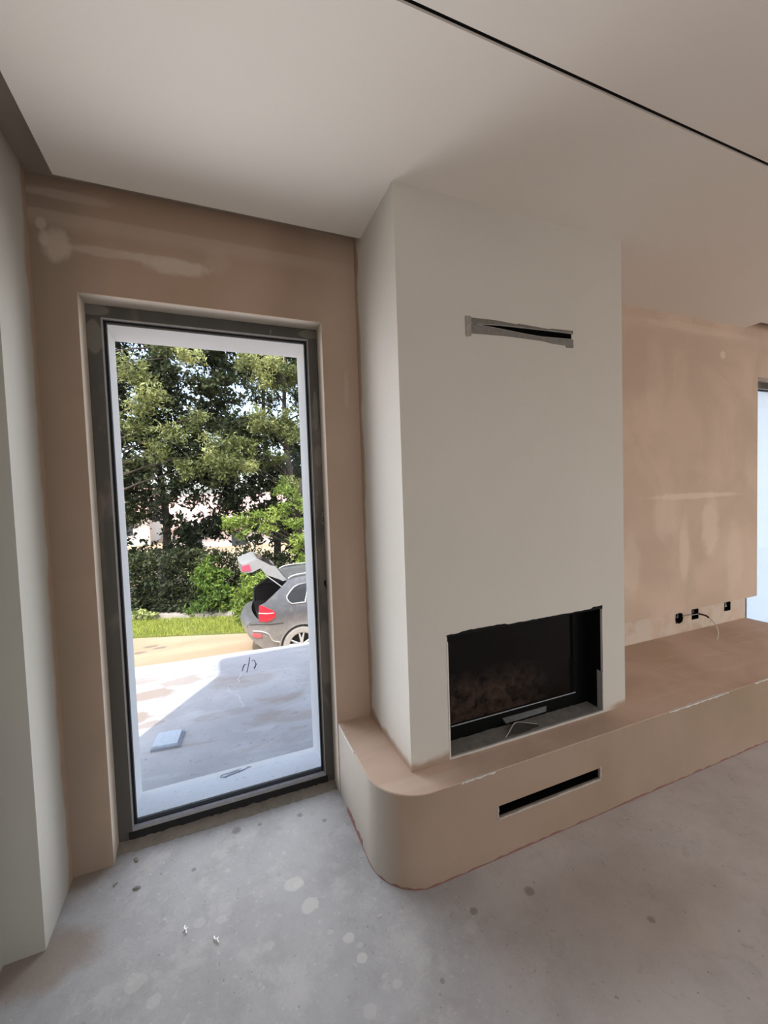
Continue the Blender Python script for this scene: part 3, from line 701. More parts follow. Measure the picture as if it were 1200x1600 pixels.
for pts in ([(.745,1.912), (.73,1.84), (.705,1.76), (.715,1.71), (.68,1.69), (.64,1.66), (.63,1.62), (.623,1.569), (.65,1.53)], [(.56,1.62), (.60,1.60), (.64,1.66)], [(.66,1.50), (.69,1.46), (.704,1.412), (.70,1.37), (.718,1.30), (.722,1.244)]):
    stroke(bm, pts, .003)
o = obj('cement_trickle', bm, simple('dried_cement', (.62,.62,.65), .8, .15, 60)); tag(o, 'thin pale crooked trickle of dried cement on the shaded terrace', 'marking')
# small square inspection cover
mh = empty('inspection_cover', (.24, .995, TZ), 'small square pale lid in a raised frame on the shaded terrace', 'cover')
ang = math.radians(-6)
def rq(x0, x1, y0, y1, z0, z1, bev=0):
    bm = bmesh.new(); box(bm, x0, x1, y0, y1, z0, z1, bev)
    bmesh.ops.rotate(bm, verts=bm.verts, cent=(0, 0, 0), matrix=Matrix.Rotation(ang, 3, 'Z')); bmesh.ops.translate(bm, verts=bm.verts, vec=(.243, .99, TZ)); return bm
part('frame', rq(-.082, .086, -.092, .088, 0, .012), simple('cover_frame', (.30,.33,.38), .6, .2, 40), mh)
part('lid', rq(-.074, .070, -.084, .080, .012, .030, .003), simple('cover_lid', (.55,.62,.70), .6, .2, 40), mh, 'pale blue-white lid')

# ------------------------------------------------------------------ lower ground, grass strip, kerb
def drive_mat():
    n = NB('sandy_driveway', .9, .1)
    c = n.mix(n.ramp(n.noise(.7, 5, .6, stretch=(.5, 1.4, 1)), .35, .65), (.42,.31,.21), (.50,.38,.265))
    c = n.mix(n.math('MULTIPLY', n.ramp(n.noise(9, 5, .7), .58, .7), .4), c, (.25,.20,.16))
    for x, y in ((-1.0, 9.15), (-.8, 8.95), (-1.2, 8.8)):
        c = n.mix(n.math('MULTIPLY', n.blob((x, y, GZ), (.16, .07, 1), .25, 9, .3), .7), c, (.17,.15,.14))
    n.color(c); return n.m
bm = bmesh.new(); box(bm, -60, 60, 1.5, 90, GZ-.3, GZ); struct('ground', bm, drive_mat())
def gl(x): return 9.47-.35*x       # front line of the grass
def kl(x): return 11.12-.42*x      # kerb line
bm = bmesh.new(); prism(bm, [(-6, gl(-6)), (-3, gl(-3)), (-1, gl(-1)+.05), (1.4, gl(1.4)), (4, gl(4)), (4, kl(4)), (-6, kl(-6))], 'z', GZ, GZ+.03)
o = obj('grass_bank', bm, simple('grass_soil', (.17,.20,.055), .95, .35, 8)); tag(o, 'strip of sunlit turf between the driveway and the low kerb wall', 'verge')
def blades(name, n, region, h, w, cols, label, cat='grass'):
    xs_ = rng.uniform(region[0], region[1], n); t = rng.random(n); ys_ = np.array([gl(x)+.02 for x in xs_])*(1-t)+np.array([kl(x)-.05 for x in xs_])*t
    a = rng.uniform(0, 2*PI, n); hh = h*(.5+rng.random(n)); lean = rng.normal(0, .35, (n, 2))*hh[:, None]
    V = np.empty((n, 3, 3)); dx = np.cos(a)*w; dy = np.sin(a)*w
    V[:, 0] = np.stack([xs_-dx, ys_-dy, np.full(n, GZ+.028)], 1); V[:, 1] = np.stack([xs_+dx, ys_+dy, np.full(n, GZ+.028)], 1)
    V[:, 2] = np.stack([xs_+lean[:, 0], ys_+lean[:, 1], GZ+.03+hh], 1)
    return numpy_mesh(name, V.reshape(-1, 3), 3, n, rng.random(n), leaf_mat(name+'_mat', cols, .3), label, cat)
def leaf_mat(name, cols, transl=.35):
    m = bpy.data.materials.new(name); m.use_nodes = True; t = m.node_tree; t.nodes.clear()
    at = t.nodes.new('ShaderNodeAttribute'); at.attribute_name = 'shade'
    r = t.nodes.new('ShaderNodeValToRGB'); e = r.color_ramp.elements
    for i, c in enumerate(cols):
        p = i/(len(cols)-1)
        el = e[i] if i < 2 else e.new(p)
        el.position = p; el.color = (*c, 1)
    t.links.new(at.outputs['Fac'], r.inputs[0])
    d = t.nodes.new('ShaderNodeBsdfPrincipled'); d.inputs['Roughness'].default_value = .55; d.inputs['Specular IOR Level'].default_value = .35
    tr = t.nodes.new('ShaderNodeBsdfTranslucent'); mx = t.nodes.new('ShaderNodeMixShader'); mx.inputs[0].default_value = transl
    o = t.nodes.new('ShaderNodeOutputMaterial')
    t.links.new(r.outputs[0], d.inputs['Base Color']); t.links.new(r.outputs[0], tr.inputs[0])
    t.links.new(d.outputs[0], mx.inputs[1]); t.links.new(tr.outputs[0], mx.inputs[2]); t.links.new(mx.outputs[0], o.inputs[0]); return m
def numpy_mesh(name, verts, k, n, shade, mat, label=None, cat=None, kind=None, parent=None, group=None):
    me = bpy.data.meshes.new(name); me.vertices.add(len(verts)); me.vertices.foreach_set('co', np.asarray(verts, dtype=np.float32).ravel())
    me.loops.add(n*k); me.loops.foreach_set('vertex_index', np.arange(n*k, dtype=np.int32))
    me.polygons.add(n); me.polygons.foreach_set('loop_start', np.arange(0, n*k, k, dtype=np.int32))
    me.update(calc_edges=True)
    a = me.attributes.new('shade', 'FLOAT', 'POINT'); a.data.foreach_set('value', np.repeat(shade, k).astype(np.float32))
    me.materials.append(mat); o = bpy.data.objects.new(name, me); COL.objects.link(o)
    if parent is not None: keep(o, parent)
    return tag(o, label, cat, group, kind)
g = blades('grass', 16000, (-4, 3.4), .07, .008, [(.22,.30,.04), (.46,.52,.09), (.66,.62,.20)], 'short bright green grass growing on the strip by the driveway'); g['kind'] = 'stuff'
# kerb wall of pale stones
kb = simple('pale_kerb', (.46,.40,.36), .9, .3, 9)
bm = bmesh.new(); rr = random.Random(12)
prevx = -6
P = []
for i in range(60):
    x = -6+10*i/59; y = kl(x)+.02*math.sin(i*1.7); P.append((x, y, .12+.03*rr.random()))
prev = None
for x, y, h in P:
    v = [bm.verts.new(c) for c in ((x, y, GZ), (x, y, GZ+h), (x+.05, y+.22, GZ+h+.01), (x+.05, y+.22, GZ))]
    if prev:
        for k in range(4): j = (k+1) % 4; bm.faces.new([prev[k], prev[j], v[j], v[k]])
    else: bm.faces.new(v)
    prev = v
bm.faces.new(prev[::-1]); o = obj('kerb', bm, kb); tag(o, 'low pale stone kerb behind the grass strip', 'kerb')

# ------------------------------------------------------------------ trees and bushes
def leaves(centers, radii, n_each, size, aspect=.38, shell=.55, flat=.8, droop=0.0):
    """leaf cards, four corners each, with a folded tip; spread through ellipsoid clumps"""
    out = []
    for c, r, n in zip(centers, radii, n_each):
        d = rng.normal(size=(n, 3)); d /= np.linalg.norm(d, axis=1)[:, None]
        if r > .2:
            # boughs: each clump is made of a dozen drooping sprays
            ns = 14; sc = rng.normal(0, .42, (ns, 3))*np.array([r*1.15, r, r*.8]); sdir = rng.normal(0, 1, (ns, 3)); sdir[:, 2] = -np.abs(sdir[:, 2])*.4; sdir /= np.linalg.norm(sdir, axis=1)[:, None]
            k = rng.integers(0, ns, n); tt = rng.uniform(-1, 1, n)
            p = np.array(c)+sc[k]+sdir[k]*(tt*r*.42)[:, None]+rng.normal(0, .075*r/.45, (n, 3))
        else:
            rad = (shell+(1-shell)*rng.random(n))**.8
            p = np.array(c)+d*rad[:, None]*np.array([r, r, r*flat])
        nrm = d*.5+rng.normal(0, .6, (n, 3))+np.array([0, -.15, .55]); nrm /= np.linalg.norm(nrm, axis=1)[:, None]
        t = np.cross(nrm, rng.normal(size=(n, 3))); t[:, 2] -= droop; t /= np.linalg.norm(t, axis=1)[:, None]
        b = np.cross(nrm, t); L = size*(.6+.8*rng.random(n)); W = L*aspect
        q = np.empty((n, 4, 3)); q[:, 0] = p-t*L[:, None]*.5; q[:, 1] = p+b*W[:, None]*.5; q[:, 2] = p+t*L[:, None]*.5-nrm*L[:, None]*.12; q[:, 3] = p-b*W[:, None]*.5
        out.append(q)
    return np.concatenate(out)
bark = simple('dark_bark', (.07,.055,.045), .9, .4, 20)
GAPS = [((1.735,4.568),.22), ((1.035,4.334),.25), ((1.372,2.188),.42), ((-.078,5.66),.28), ((-.404,1.21),.42), ((-.75,.42),.48), ((1.1,-.05),.62), ((2.94,4.3),.3), ((2.35,-.02),.40), ((2.9,2.6),.35), ((.35,.0),.35), ((.4,3.4),.22), ((2.2,3.1),.25)]
def crown_points(n, x0, x1, y0, y1, z0, z1, r0, r1, seed):
    """clump centres kept clear of the openings one sees the sky through"""
    rr = random.Random(seed); P = []; Rr = []
    t = 0
    while len(P) < n and t < n*40:
        t += 1
        x, y, z, r = rr.uniform(x0, x1), rr.uniform(y0, y1), rr.uniform(z0, z1), rr.uniform(r0, r1)
        k = 12/y     # gaps were measured at a distance of 12 m
        gx, gz = .607+(x-.607)*(12+1.975)/(y+1.975), 1.5+(z-1.5)*(12+1.975)/(y+1.975)
        if any((gx-a)**2+(gz-b)**2 < (q*.62+r*.3)**2 for (a, b), q in GAPS): continue
        P.append((x, y, z)); Rr.append(r)
    return P, Rr
def tree(name, base, height, crown, cols, label, group, n_leaf=420, size=.14, limbs=10, seed=1, aspect=.36):
    root = empty(name, base, label, 'tree', group)
    rr = random.Random(seed); P, Rr = crown
    bm = bmesh.new(); b = Vector(base)
    top = b+Vector((rr.uniform(-.3, .3), rr.uniform(-.2, .2), height))
    trunk = spline([b-Vector((0, 0, .1)), b.lerp(top, .3)+Vector((.12, .05, 0)), b.lerp(top, .65)+Vector((-.15, 0, 0)), top], 6)
    tube(bm, trunk, .16, 8, .04); o = obj('trunk', bm, bark, None, True, False); keep(o, root)
    for c in rr.sample(P, min(limbs, len(P))):
        bm = bmesh.new(); c = Vector(c); s = trunk[min(len(trunk)-2, max(2, int(len(trunk)*(c.z-b.z-.8)/height)))]
        tube(bm, spline([s, s.lerp(c, .5)+Vector((0, 0, .15)), c], 4), .04, 5, .012)
        o = obj('branch', bm, bark, None, True, False); keep(o, root)
    q = leaves(P, Rr, [int(n_leaf*(r/.5)**2) for r in Rr], size, aspect)
    cx = np.repeat(rng.random(len(P)), [int(n_leaf*(r/.5)**2) for r in Rr])
    sh = np.clip(cx*.55+rng.random(len(q))*.45, 0, 1)
    numpy_mesh('foliage', q.reshape(-1, 3), 4, len(q), sh, leaf_mat(name+'_leaf', cols), parent=root)
    return root
OLIVE = [(.04,.055,.022), (.22,.25,.085), (.78,.79,.36)]  # pale end raised to imitate sunlit highlights on the leaves
DARKG = [(.018,.026,.014), (.045,.060,.027), (.20,.23,.10)]  # colours darkened to imitate shadow deep in the foliage
BRIGHT = [(.12,.18,.04), (.30,.40,.08), (.52,.60,.17)]
tg = 'trees beyond the driveway'
# front olive-green crowns, seen as separate sunlit boughs
Pf = [(-1.3,11.4,5.1,.5), (-1.0,11.2,4.25,.55), (-1.55,11.3,3.6,.42), (-.05,11.6,5.75,.42), (-.6,11.5,5.9,.35), (-.45,11.2,3.4,.42), (-.9,11.2,3.0,.4), (.2,11.3,3.9,.36), (.45,11.4,2.9,.45), (-.1,11.3,2.4,.4)]
tree('leafy_tree', (-2.7, 12.4, GZ), 8.2, ([p[:3] for p in Pf], [p[3] for p in Pf]), OLIVE, 'olive-green tree with sunlit boughs hanging in at upper left beyond the driveway', tg, 800, .125, 10, 3, .32)
Pf = [(2.35,11.3,5.7,.55), (2.9,11.4,5.3,.5), (2.1,11.4,5.1,.35), (2.55,11.3,3.85,.5), (1.95,11.2,3.75,.45), (3.0,11.3,3.5,.4), (1.2,11.1,3.1,.5), (.85,11.0,2.65,.5), (1.5,11.2,2.55,.38), (1.75,11.3,3.1,.35), (2.5,11.5,2.7,.4), (1.6,11.4,5.6,.4), (2.9,11.5,1.9,.4)]
tree('leafy_tree', (3.1, 12.3, GZ), 8.4, ([p[:3] for p in Pf], [p[3] for p in Pf]), OLIVE, 'yellow-green tree with layered sunlit boughs at upper right beyond the driveway', tg, 780, .13, 12, 4, .32)
Pf = [(2.55,10.9,1.75,.36), (2.95,10.8,1.3,.34), (2.2,10.9,1.0,.34), (1.5,10.8,.95,.34), (.95,10.8,.85,.32), (1.9,10.7,.6,.26), (2.7,10.7,.7,.28), (2.95,10.6,.1,.36), (2.5,10.7,1.2,.25), (1.25,10.9,.6,.24), (3.0,10.5,-.45,.3)]
tree('ash_sapling', (3.05, 11.0, GZ), 4.0, ([p[:3] for p in Pf], [p[3] for p in Pf]), BRIGHT, 'bright green young tree with long boughs just above and behind the open car', tg, 800, .12, 11, 5, .34)
# dark dense trees behind, crowns filling the view with a few openings
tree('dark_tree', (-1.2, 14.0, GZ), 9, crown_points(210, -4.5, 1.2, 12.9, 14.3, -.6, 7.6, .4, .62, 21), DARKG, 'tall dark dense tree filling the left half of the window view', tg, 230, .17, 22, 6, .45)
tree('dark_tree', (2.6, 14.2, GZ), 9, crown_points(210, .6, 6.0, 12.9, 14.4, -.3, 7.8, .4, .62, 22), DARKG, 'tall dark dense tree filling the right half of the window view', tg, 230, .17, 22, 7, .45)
def bush(name, blobs, base, cols, label, n_leaf, size, aspect=.5, cat='bush', droop=0., seed=1):
    root = empty(name, base, label, cat, 'bushes behind the kerb'); rr = random.Random(seed)
    bm = bmesh.new(); b = Vector(base)
    for p in blobs: tube(bm, spline([b+Vector((rr.uniform(-.15, .15), rr.uniform(-.1, .1), -.02)), b.lerp(Vector(p[:3]), .6)+Vector((0, 0, -.1)), p[:3]], 4), .02, 5, .006)
    o = obj('stems', bm, bark, None, True, False); keep(o, root)
    ns = [int(n_leaf*(p[3]/.4)**2) for p in blobs]
    q = leaves([p[:3] for p in blobs], [p[3] for p in blobs], ns, size, aspect, .5, .9, droop)
    sh = np.clip(np.repeat(rng.random(len(blobs)), ns)*.4+rng.random(len(q))*.6, 0, 1)
    # nothing may hang below the soil
    q[:, :, 2] = np.maximum(q[:, :, 2], GZ+.04)
    numpy_mesh('foliage', q.reshape(-1, 3), 4, len(q), sh, leaf_mat(name+'_leaf', cols), parent=root); return root
bush('round_bush', [(1.15,10.0,-1.55,.32), (1.55,10.1,-1.45,.34), (1.1,10.1,-1.15,.33), (1.5,10.1,-.98,.36), (1.85,10.2,-1.1,.36), (2.1,10.3,-.85,.36), (1.3,10.2,-.85,.26), (1.2,9.85,-1.72,.24), (2.3,10.4,-1.3,.4), (1.7,10.2,-.72,.24)], (1.5,10.2,GZ), BRIGHT, 'bright yellow-green rounded bush right behind the tail of the car', 1000, .085, .5, 'bush', 0., 2)
bush('climbing_bush', [(.15,11.2,-.55,.28), (.45,11.1,-.75,.3), (.75,11.15,-.7,.26), (.1,11.15,-.95,.28), (.5,11.0,-1.2,.3), (.8,11.1,-1.15,.26), (.15,11.2,-1.45,.3), (.55,11.1,-1.6,.28), (.9,11.0,-1.6,.26), (-.15,11.3,-1.65,.24), (.35,11.3,-.3,.22)], (.4,11.35,GZ), [(.06,.11,.03), (.16,.26,.05), (.38,.48,.09)], 'mid-green climbing bush with drooping shoots in the middle behind the kerb', 620, .12, .42, 'bush', .8, 3)
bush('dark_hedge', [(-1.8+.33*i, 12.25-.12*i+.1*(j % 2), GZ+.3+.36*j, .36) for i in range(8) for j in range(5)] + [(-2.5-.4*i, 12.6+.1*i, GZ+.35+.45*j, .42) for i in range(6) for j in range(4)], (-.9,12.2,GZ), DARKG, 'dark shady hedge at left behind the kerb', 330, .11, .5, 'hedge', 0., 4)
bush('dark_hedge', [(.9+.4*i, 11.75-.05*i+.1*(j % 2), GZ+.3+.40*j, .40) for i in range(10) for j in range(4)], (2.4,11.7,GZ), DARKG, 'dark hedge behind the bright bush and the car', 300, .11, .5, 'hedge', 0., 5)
bush('kerb_weeds', [(-1.75,11.7,GZ+.22,.13), (-1.55,11.62,GZ+.26,.14), (-1.38,11.55,GZ+.2,.12), (-1.2,11.5,GZ+.2,.10)], (-1.5,11.66,GZ+.02), [(.2,.28,.08), (.45,.52,.18), (.62,.64,.3)], 'small pale leafy weeds growing on the kerb at far left', 500, .09, .6, 'plant', 0., 6)

# ------------------------------------------------------------------ houses far behind, glimpsed between the leaves
def house(x, y, wd, dp, hz, rz, col, roofc, label, ridge_x=True):
    r = empty('house', (x, y, GZ), label, 'house', 'houses far behind the trees')
    bm = bmesh.new(); box(bm, x-wd/2, x+wd/2, y-dp/2, y+dp/2, GZ, hz); part('walls', bm, simple('house_wall', col, .9, .05, 2), r)
    bm = bmesh.new(); prism(bm, [(y-dp/2-.5, hz-.12), (y, rz), (y+dp/2+.5, hz-.12), (y+dp/2+.5, hz-.3), (y-dp/2-.5, hz-.3)], 'x', x-wd/2-.4, x+wd/2+.4)
    part('roof', bm, simple('roof_tile', roofc, .85, .25, 3), r)
    for k in range(3):
        xx = x-wd/2+wd*(k+.5)/3; bm = bmesh.new(); box(bm, xx-.5, xx+.5, y-dp/2-.03, y-dp/2+.05, hz-1.9, hz-.7); part('window', bm, simple('far_window', (.05,.06,.07), .3, .1), r)
house(2.0, 34, 9, 7, -.2, 2.0, (.72,.62,.58), (.62,.42,.38), 'pale pink house with a tiled roof glimpsed between the trees above the car')
house(-9.5, 40, 10, 8, .8, 3.0, (.72,.68,.62), (.60,.38,.34), 'pale house with a reddish roof glimpsed through the leaves at left')

# ------------------------------------------------------------------ the car
YN, YF = 6.50, 8.38; YM = (YN+YF)/2
car = empty('car', (3.3, YM, GZ), 'dusty grey off-roader with its tailgate open on the driveway below the terrace', 'car')
def carpaint():
    n = NB('dusty_grey_car_paint', .32, .5, .25); P = n.sep()
    low = n.math('SUBTRACT', 1.0, n.ramp(P[2], -1.15, -.85))
    c = n.mix(n.math('ADD', n.math('MULTIPLY', low, .45), n.math('MULTIPLY', n.ramp(n.noise(9, 5), .45, .75), .3)), (.15,.152,.165), (.40,.375,.35))
    n.color(c); return n.m
cp = carpaint(); glassd = simple('dark_car_glass', (.035,.038,.042), .12, .2, 6, .6); redl = simple('red_lamp', (.62,.03,.05), .2, .1, 30, .6)
silver = simple('pale_dusty_silver', (.50,.49,.48), .4, .1, 20, .5, .2); tyre_m = simple('dusty_tyre', (.38,.35,.32), .9, .2, 12); trimd = simple('dark_trim', (.03,.028,.027), .7, .3, 20)
def inset(x, z):
    f = 0
    if z > -.72: f += .20*((z+.72)/.57)**1.25
    if z < -1.2: f += .05*((-1.2-z)/.35)
    if x < 1.45: f += .22*((1.45-x)/.42)**2
    if x > 5.3: f += .28*((x-5.3)/.58)**2
    return min(f, .5)
arch = lambda cx: [(cx+.445*math.cos(a), -1.545+.445*math.sin(a)) for a in [PI*(1-k/12) for k in range(13)]]
side = [(1.32,-1.50), (1.13,-1.32), (1.055,-1.12), (1.075,-1.02), (1.15,-.965), (1.27,-.94), (1.30,-.93), (1.315,-.62), (1.40,-.585), (1.607,-.435), (1.763,-.311), (1.87,-.225), (2.05,-.175), (2.5,-.148), (3.1,-.145), (3.6,-.175), (3.95,-.26), (4.4,-.50), (4.72,-.68), (5.3,-.76), (5.70,-.88), (5.86,-1.08), (5.86,-1.40), (5.75,-1.56)]
botm = [(5.475,-1.56)] + list(reversed(arch(5.03))) + [(4.585,-1.57), (2.545,-1.57)] + list(reversed(arch(2.10))) + [(1.655,-1.54)]
poly = side + botm
def body_side(sgn):
    bm = bmesh.new(); vs = [bm.verts.new((x, 0, z)) for x, z in poly]; bm.faces.new(vs)
    for z in (-1.45, -1.3, -1.2, -1.0, -.9, -.815, -.72, -.65, -.55, -.45, -.35, -.25, -.18):
        bmesh.ops.bisect_plane(bm, geom=bm.verts[:]+bm.edges[:]+bm.faces[:], plane_co=(0, 0, z), plane_no=(0, 0, 1))
    for x in (1.15, 1.25, 1.35, 1.45, 1.8, 2.2, 3.0, 4.0, 5.0, 5.3, 5.5, 5.7):
        bmesh.ops.bisect_plane(bm, geom=bm.verts[:]+bm.edges[:]+bm.faces[:], plane_co=(x, 0, 0), plane_no=(1, 0, 0))
    for v in bm.verts:
        f = inset(v.co.x, v.co.z)-(.012 if -.90 < v.co.z < -.81 else 0)
        v.co.y = YN+f if sgn < 0 else YF-f
    bmesh.ops.recalc_face_normals(bm, faces=bm.faces)
    if sgn < 0 and sum(f.normal.y for f in bm.faces) > 0 or sgn > 0 and sum(f.normal.y for f in bm.faces) < 0: bmesh.ops.reverse_faces(bm, faces=bm.faces)
    bmesh.ops.solidify(bm, geom=bm.faces[:], thickness=.035)
    o = obj('side_panel', bm, cp, None, True, False); keep(o, car); return o
body_side(-1); body_side(1)
def strip(path, name, mat, n=8, lift=.03, flip=False, label=None):
    bm = bmesh.new(); rows = []
    for x, z in path:
        f = inset(x, z)+.01; rows.append([bm.verts.new((x-(0 if not flip else lift*math.sin(PI*k/n)), YN+f+(YF-YN-2*f)*k/n, z+(lift*math.sin(PI*k/n) if not flip else 0))) for k in range(n+1)])
    for i in range(len(rows)-1):
        for k in range(n): bm.faces.new([rows[i][k], rows[i][k+1], rows[i+1][k+1], rows[i+1][k]])
    bmesh.ops.recalc_face_normals(bm, faces=bm.faces); bmesh.ops.solidify(bm, geom=bm.faces[:], thickness=.02)
    o = obj(name, bm, mat, None, True, True); keep(o, car)
    if label: o['label'] = label
    return o
strip(side[11:17], 'roof', cp); strip(side[16:19], 'windscreen', glassd, label='dark windscreen'); strip(side[18:21], 'bonnet', cp); strip(side[20:24], 'front_bumper', cp, 8, .10, True)
bp = spline([(x, 0, z) for x, z in [(1.34,-1.52), (1.13,-1.32), (1.055,-1.12), (1.075,-1.02), (1.15,-.965), (1.30,-.945)]], 3)
o = strip([(p.x, p.z) for p in bp], 'rear_bumper', cp, 10, .09, True)
# load bay: floor, far wall lining, seat backs, rim
bm = bmesh.new(); box(bm, 1.30, 2.75, YN+.10, YF-.10, -.97, -.93); box(bm, 2.62, 2.78, YN+.22, YF-.22, -.95, -.30); box(bm, 1.36, 2.75, YF-.14, YF-.09, -.95, -.55); box(bm, 1.36, 2.75, YN+.06, YN+.11, -.95, -.62)
part('load_bay', bm, simple('dark_load_bay', (.03,.024,.022), .9, .3, 10), car)
bm = bmesh.new(); tube(bm, [(1.335, YF-.12, -.95), (1.345, YF-.11, -.64), (1.44, YF-.15, -.55), (1.64, YF-.22, -.42), (1.84, YF-.30, -.26), (1.87, YM, -.225), (1.84, YN+.28, -.26)], .03, 6); part('tailgate_seal', bm, trimd, car, 'black rubber tailgate seal')
bm = bmesh.new(); box(bm, 1.35, 5.8, YN+.2, YF-.2, -1.66, -1.40); part('underbody', bm, trimd, car)
# wheel arches, wheels
for cx in (2.10, 5.03):
    for yy, sg in ((YN, 1), (YF, -1)):
        wy = yy+sg*.13
        bm = bmesh.new(); pr = [(.27,-.125), (.355,-.125), (.382,-.09), (.388,0), (.382,.09), (.355,.125), (.27,.125)]; N = 36
        rings = [[bm.verts.new((cx+r*math.cos(2*PI*k/N), wy+t, -1.545+r*math.sin(2*PI*k/N))) for k in range(N)] for r, t in pr]
        for i in range(len(rings)):
            a, b = rings[i], rings[(i+1) % len(rings)]
            for k in range(N): j = (k+1) % N; bm.faces.new([a[k], a[j], b[j], b[k]])
        wh = obj('wheel', bm, tyre_m, None, True); keep(wh, car)
        bm = bmesh.new(); fy = wy-sg*.10
        for k in range(5):
            for dlt in (-.10, .10):
                a = 2*PI*k/5+.3; q0 = Vector((math.cos(a), 0, math.sin(a))); q1 = Vector((math.cos(a+dlt*2), 0, math.sin(a+dlt*2)))
                tube(bm, [Vector((cx, fy, -1.545))+q0*.04, Vector((cx, fy, -1.545))+q1*.262], .026, 6, .018)
        for r in (.265,):
            tube(bm, [(cx+r*math.cos(2*PI*k/24), fy, -1.545+r*math.sin(2*PI*k/24)) for k in range(25)], .016, 6)
        tube(bm, [(cx, fy-.02*sg, -1.545), (cx, fy+.04*sg, -1.545)], .06, 12)
        o = obj('rim', bm, silver, None, True, False); o.parent = wh
        bm = bmesh.new(); tube(bm, [(cx, wy-.03, -1.545), (cx, wy+.06, -1.545)], .255, 24); o = obj('brake_disc', bm, trimd, None, True, False); o.parent = wh
        bm = bmesh.new(); A = [PI*(1-k/14) for k in range(15)]
        tube(bm, [(cx+.445*math.cos(a), yy+sg*(.012+(.03 if a > PI/2 else .0)*0), -1.545+.445*math.sin(a)) for a in A], .022, 6); part('arch_trim', bm, silver if False else cp, car)
        bm = bmesh.new(); prev = None
        for k in range(15):
            a = A[k]; v = [bm.verts.new((cx+.44*math.cos(a), yy+sg*t, -1.545+.44*math.sin(a))) for t in (.03, .45)]
            if prev: bm.faces.new([prev[0], prev[1], v[1], v[0]])
            prev = v
        part('wheel_well', bm, trimd, car)
# side glass with pale frame, near and far
def side_glass(pts, sgn, nm='side_window'):
    off = .006
    Y = lambda x, z: (YN+inset(x, z)-off) if sgn < 0 else (YF-inset(x, z)+off)
    bm = bmesh.new(); A = [bm.verts.new((x, Y(x, z), z)) for x, z in pts]; bm.faces.new(A)
    for z in (-.6, -.5, -.4): bmesh.ops.bisect_plane(bm, geom=bm.verts[:]+bm.edges[:]+bm.faces[:], plane_co=(0, 0, z), plane_no=(0, 0, 1))
    for v in bm.verts: v.co.y = Y(v.co.x, v.co.z)
    bmesh.ops.solidify(bm, geom=bm.faces[:], thickness=.004)
    o = part(nm, bm, glassd, car)
    bm = bmesh.new(); tube(bm, [(x, Y(x, z), z) for x, z in pts+[pts[0]]], .014, 6); f = obj('window_trim', bm, silver, None, True, False); f.parent = o; f['label'] = 'pale window trim'
for sg in (-1, 1):
    side_glass([(1.835,-.545), (1.85,-.50), (1.93,-.41), (2.0,-.35), (2.10,-.31), (2.30,-.295), (2.20,-.665), (1.93,-.665), (1.87,-.62)], sg)
    side_glass([(2.34,-.295), (3.05,-.27), (3.05,-.67), (2.24,-.665)], sg)
    side_glass([(3.12,-.27), (3.60,-.295), (3.95,-.40), (4.35,-.66), (3.12,-.67)], sg)
# crease line, door gap, lamps
def on_side(x, z, off=.004): return (x, YN+inset(x, z)-off, z)
bm = bmesh.new(); tube(bm, [on_side(x, -.818, .002) for x in (1.62, 1.8, 2.1, 2.6, 3.5, 4.5, 5.3)], .006, 5); part('crease', bm, trimd, car)
bm = bmesh.new(); tube(bm, [on_side(x, z, .0) for x, z in ((2.20,-.67), (2.24,-.9), (2.30,-1.10))], .005, 5); part('door_gap', bm, trimd, car)
def lamp(pts, name, mat, depth=.03, sgn=-1, label=None):
    bm = bmesh.new(); depth += .012
    if sgn > 0: pts = [(x+.07, z) for x, z in pts]
    f_ = lambda x, z, o: (x, (YN+inset(x, z)-o) if sgn < 0 else (YF-inset(x, z)+o), z)
    cx_ = sum(p[0] for p in pts)/len(pts); cz_ = sum(p[1] for p in pts)/len(pts)
    A = [bm.verts.new(f_(x, z, -.03)) for x, z in pts]; B = [bm.verts.new(f_(cx_+(x-cx_)*.99, cz_+(z-cz_)*.99, depth*.6)) for x, z in pts]; Cc = bm.verts.new(f_(cx_, cz_, depth))
    for i in range(len(pts)): j = (i+1) % len(pts); bm.faces.new([A[i], A[j], B[j], B[i]]); bm.faces.new([B[i], B[j], Cc])
    bm.faces.new(A)
    return part(name, bm, mat, car, label, True)
tlp = [(1.27,-.935), (1.28,-.80), (1.29,-.64), (1.33,-.625), (1.45,-.69), (1.56,-.755), (1.60,-.81), (1.585,-.89), (1.50,-.945), (1.40,-.96)]
for sg in (-1, 1): lamp(tlp, 'tail_lamp', redl, .022, sg, 'red tail lamp')
bm = bmesh.new(); tube(bm, [on_side(x, z, .026) for x, z in ((1.27,-.775), (1.42,-.79), (1.56,-.80))], .012, 6); part('lamp_band', bm, simple('pale_lamp_band', (.75,.45,.45), .3, .1), car, 'pale band across the tail lamp')
lamp([(1.13,-1.24), (1.16,-1.17), (1.30,-1.20), (1.33,-1.26), (1.22,-1.28)], 'bumper_reflector', simple('pink_reflector', (.60,.12,.13), .3, .1), .02, -1, 'small pinkish bumper reflector')
bm = bmesh.new(); tube(bm, spline([on_side(x, z, .008) for x, z in ((1.16,-1.14), (1.32,-1.15), (1.45,-1.22), (1.52,-1.36), (1.66,-1.42))], 4), .014, 6); part('bumper_crease', bm, silver, car, 'dusty pale bumper crease')
bm = bmesh.new(); tube(bm, [(1.20,YN+.21,-1.40), (1.30,YN+.17,-1.44)], .035, 10); part('exhaust_tip', bm, silver, car, 'pale exhaust tip')
bm = bmesh.new(); tube(bm, spline([on_side(x, z, .004) for x, z in ((1.10,-1.02), (1.25,-1.0), (1.45,-1.02), (1.75,-1.03))], 4), .006, 5); part('bumper_gap', bm, trimd, car)
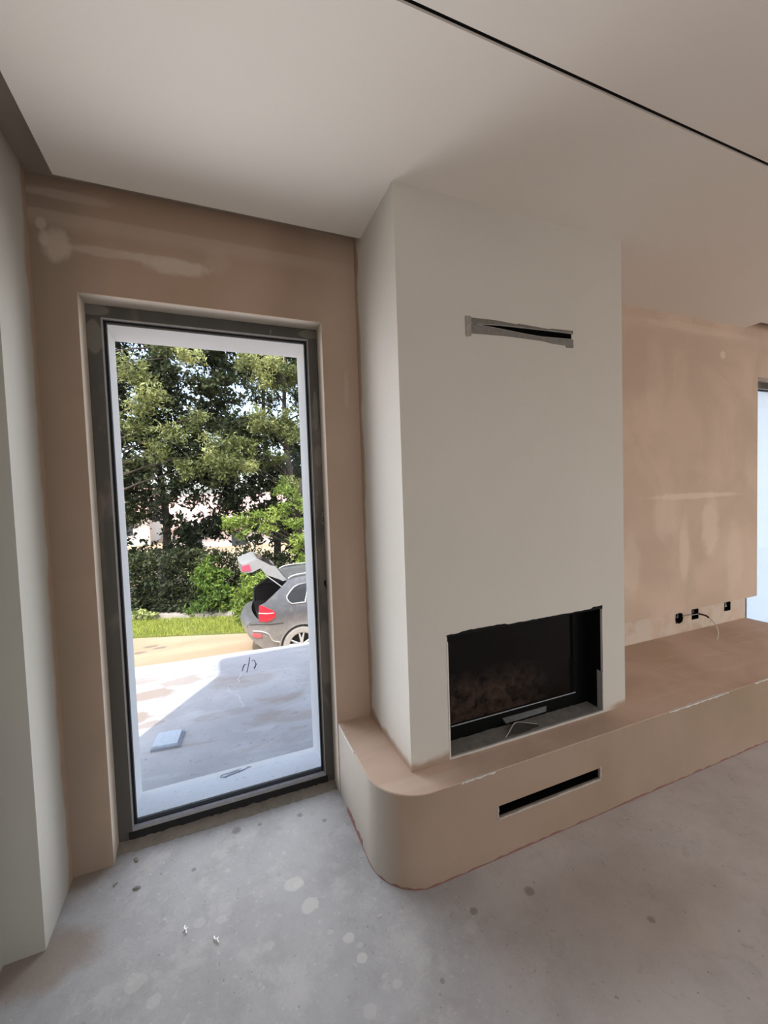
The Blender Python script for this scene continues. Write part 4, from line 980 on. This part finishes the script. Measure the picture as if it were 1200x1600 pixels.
for yy in (YN+.27, YF-.27):
    bm = bmesh.new(); tube(bm, spline([(1.92, yy, -.19), (2.05, yy, -.135), (2.4, yy, -.112), (3.2, yy, -.105), (3.6, yy, -.16)], 4), .016, 6); part('roof_rail', bm, silver, car)
# open tailgate
gp = [(.968,.196), (1.228,.291), (1.317,.263), (1.58,.115), (1.68,.088), (1.875,-.195), (1.80,-.215), (1.769,-.188), (1.475,-.046), (1.311,.100), (1.156,.032), (.984,.031)]
bm = bmesh.new(); N = 8
rows = []
for k in range(N+1):
    t = k/N; y = YN+.25+(YF-YN-.50)*t; s = .06*(1-math.sin(PI*t)**.5)
    rows.append([bm.verts.new((x+s*(1 if x < 1.4 else 0), y, z-s*.3)) for x, z in gp])
for k in range(N):
    for i in range(len(gp)): j = (i+1) % len(gp); bm.faces.new([rows[k][i], rows[k][j], rows[k+1][j], rows[k+1][i]])
bm.faces.new(rows[0]); bm.faces.new(rows[-1][::-1])
tg_ = part('tailgate', bm, simple('dusty_tailgate', (.42,.41,.41), .35, .15, 10, .5, .2), car, 'dusty pale raised tailgate', True)
def sub(name, bm, mat, root, label=None):
    o = obj(name, bm, mat, None, True); o.parent = root
    if label: o['label'] = label
    return o
bm = bmesh.new(); prism(bm, [(1.015,.045), (1.005,.155), (1.15,.185), (1.19,.06)], 'y', YN+.235, YN+.262); sub('gate_lamp', bm, simple('pink_lamp', (.72,.10,.16), .3, .1), tg_, 'pinkish red lamp on the tailgate')
bm = bmesh.new(); prism(bm, [(1.33,.262), (1.57,.128), (1.69,.08), (1.86,-.165), (1.855,-.178), (1.68,.062), (1.56,.112), (1.325,.246)], 'y', YN+.36, YF-.36); sub('rear_screen', bm, glassd, tg_, 'rear window')
bm = bmesh.new(); tube(bm, [(1.46,YN+.27,-.07), (1.775,YN+.24,-.345)], .012, 6); part('gas_strut', bm, silver, car)
bm = bmesh.new(); prism(bm, [(1.85,-.215), (1.60,-.02), (1.60,-.05), (1.70,-.17), (1.83,-.26)], 'y', YN+.30, YF-.30); part('hinge_cover', bm, trimd, car)
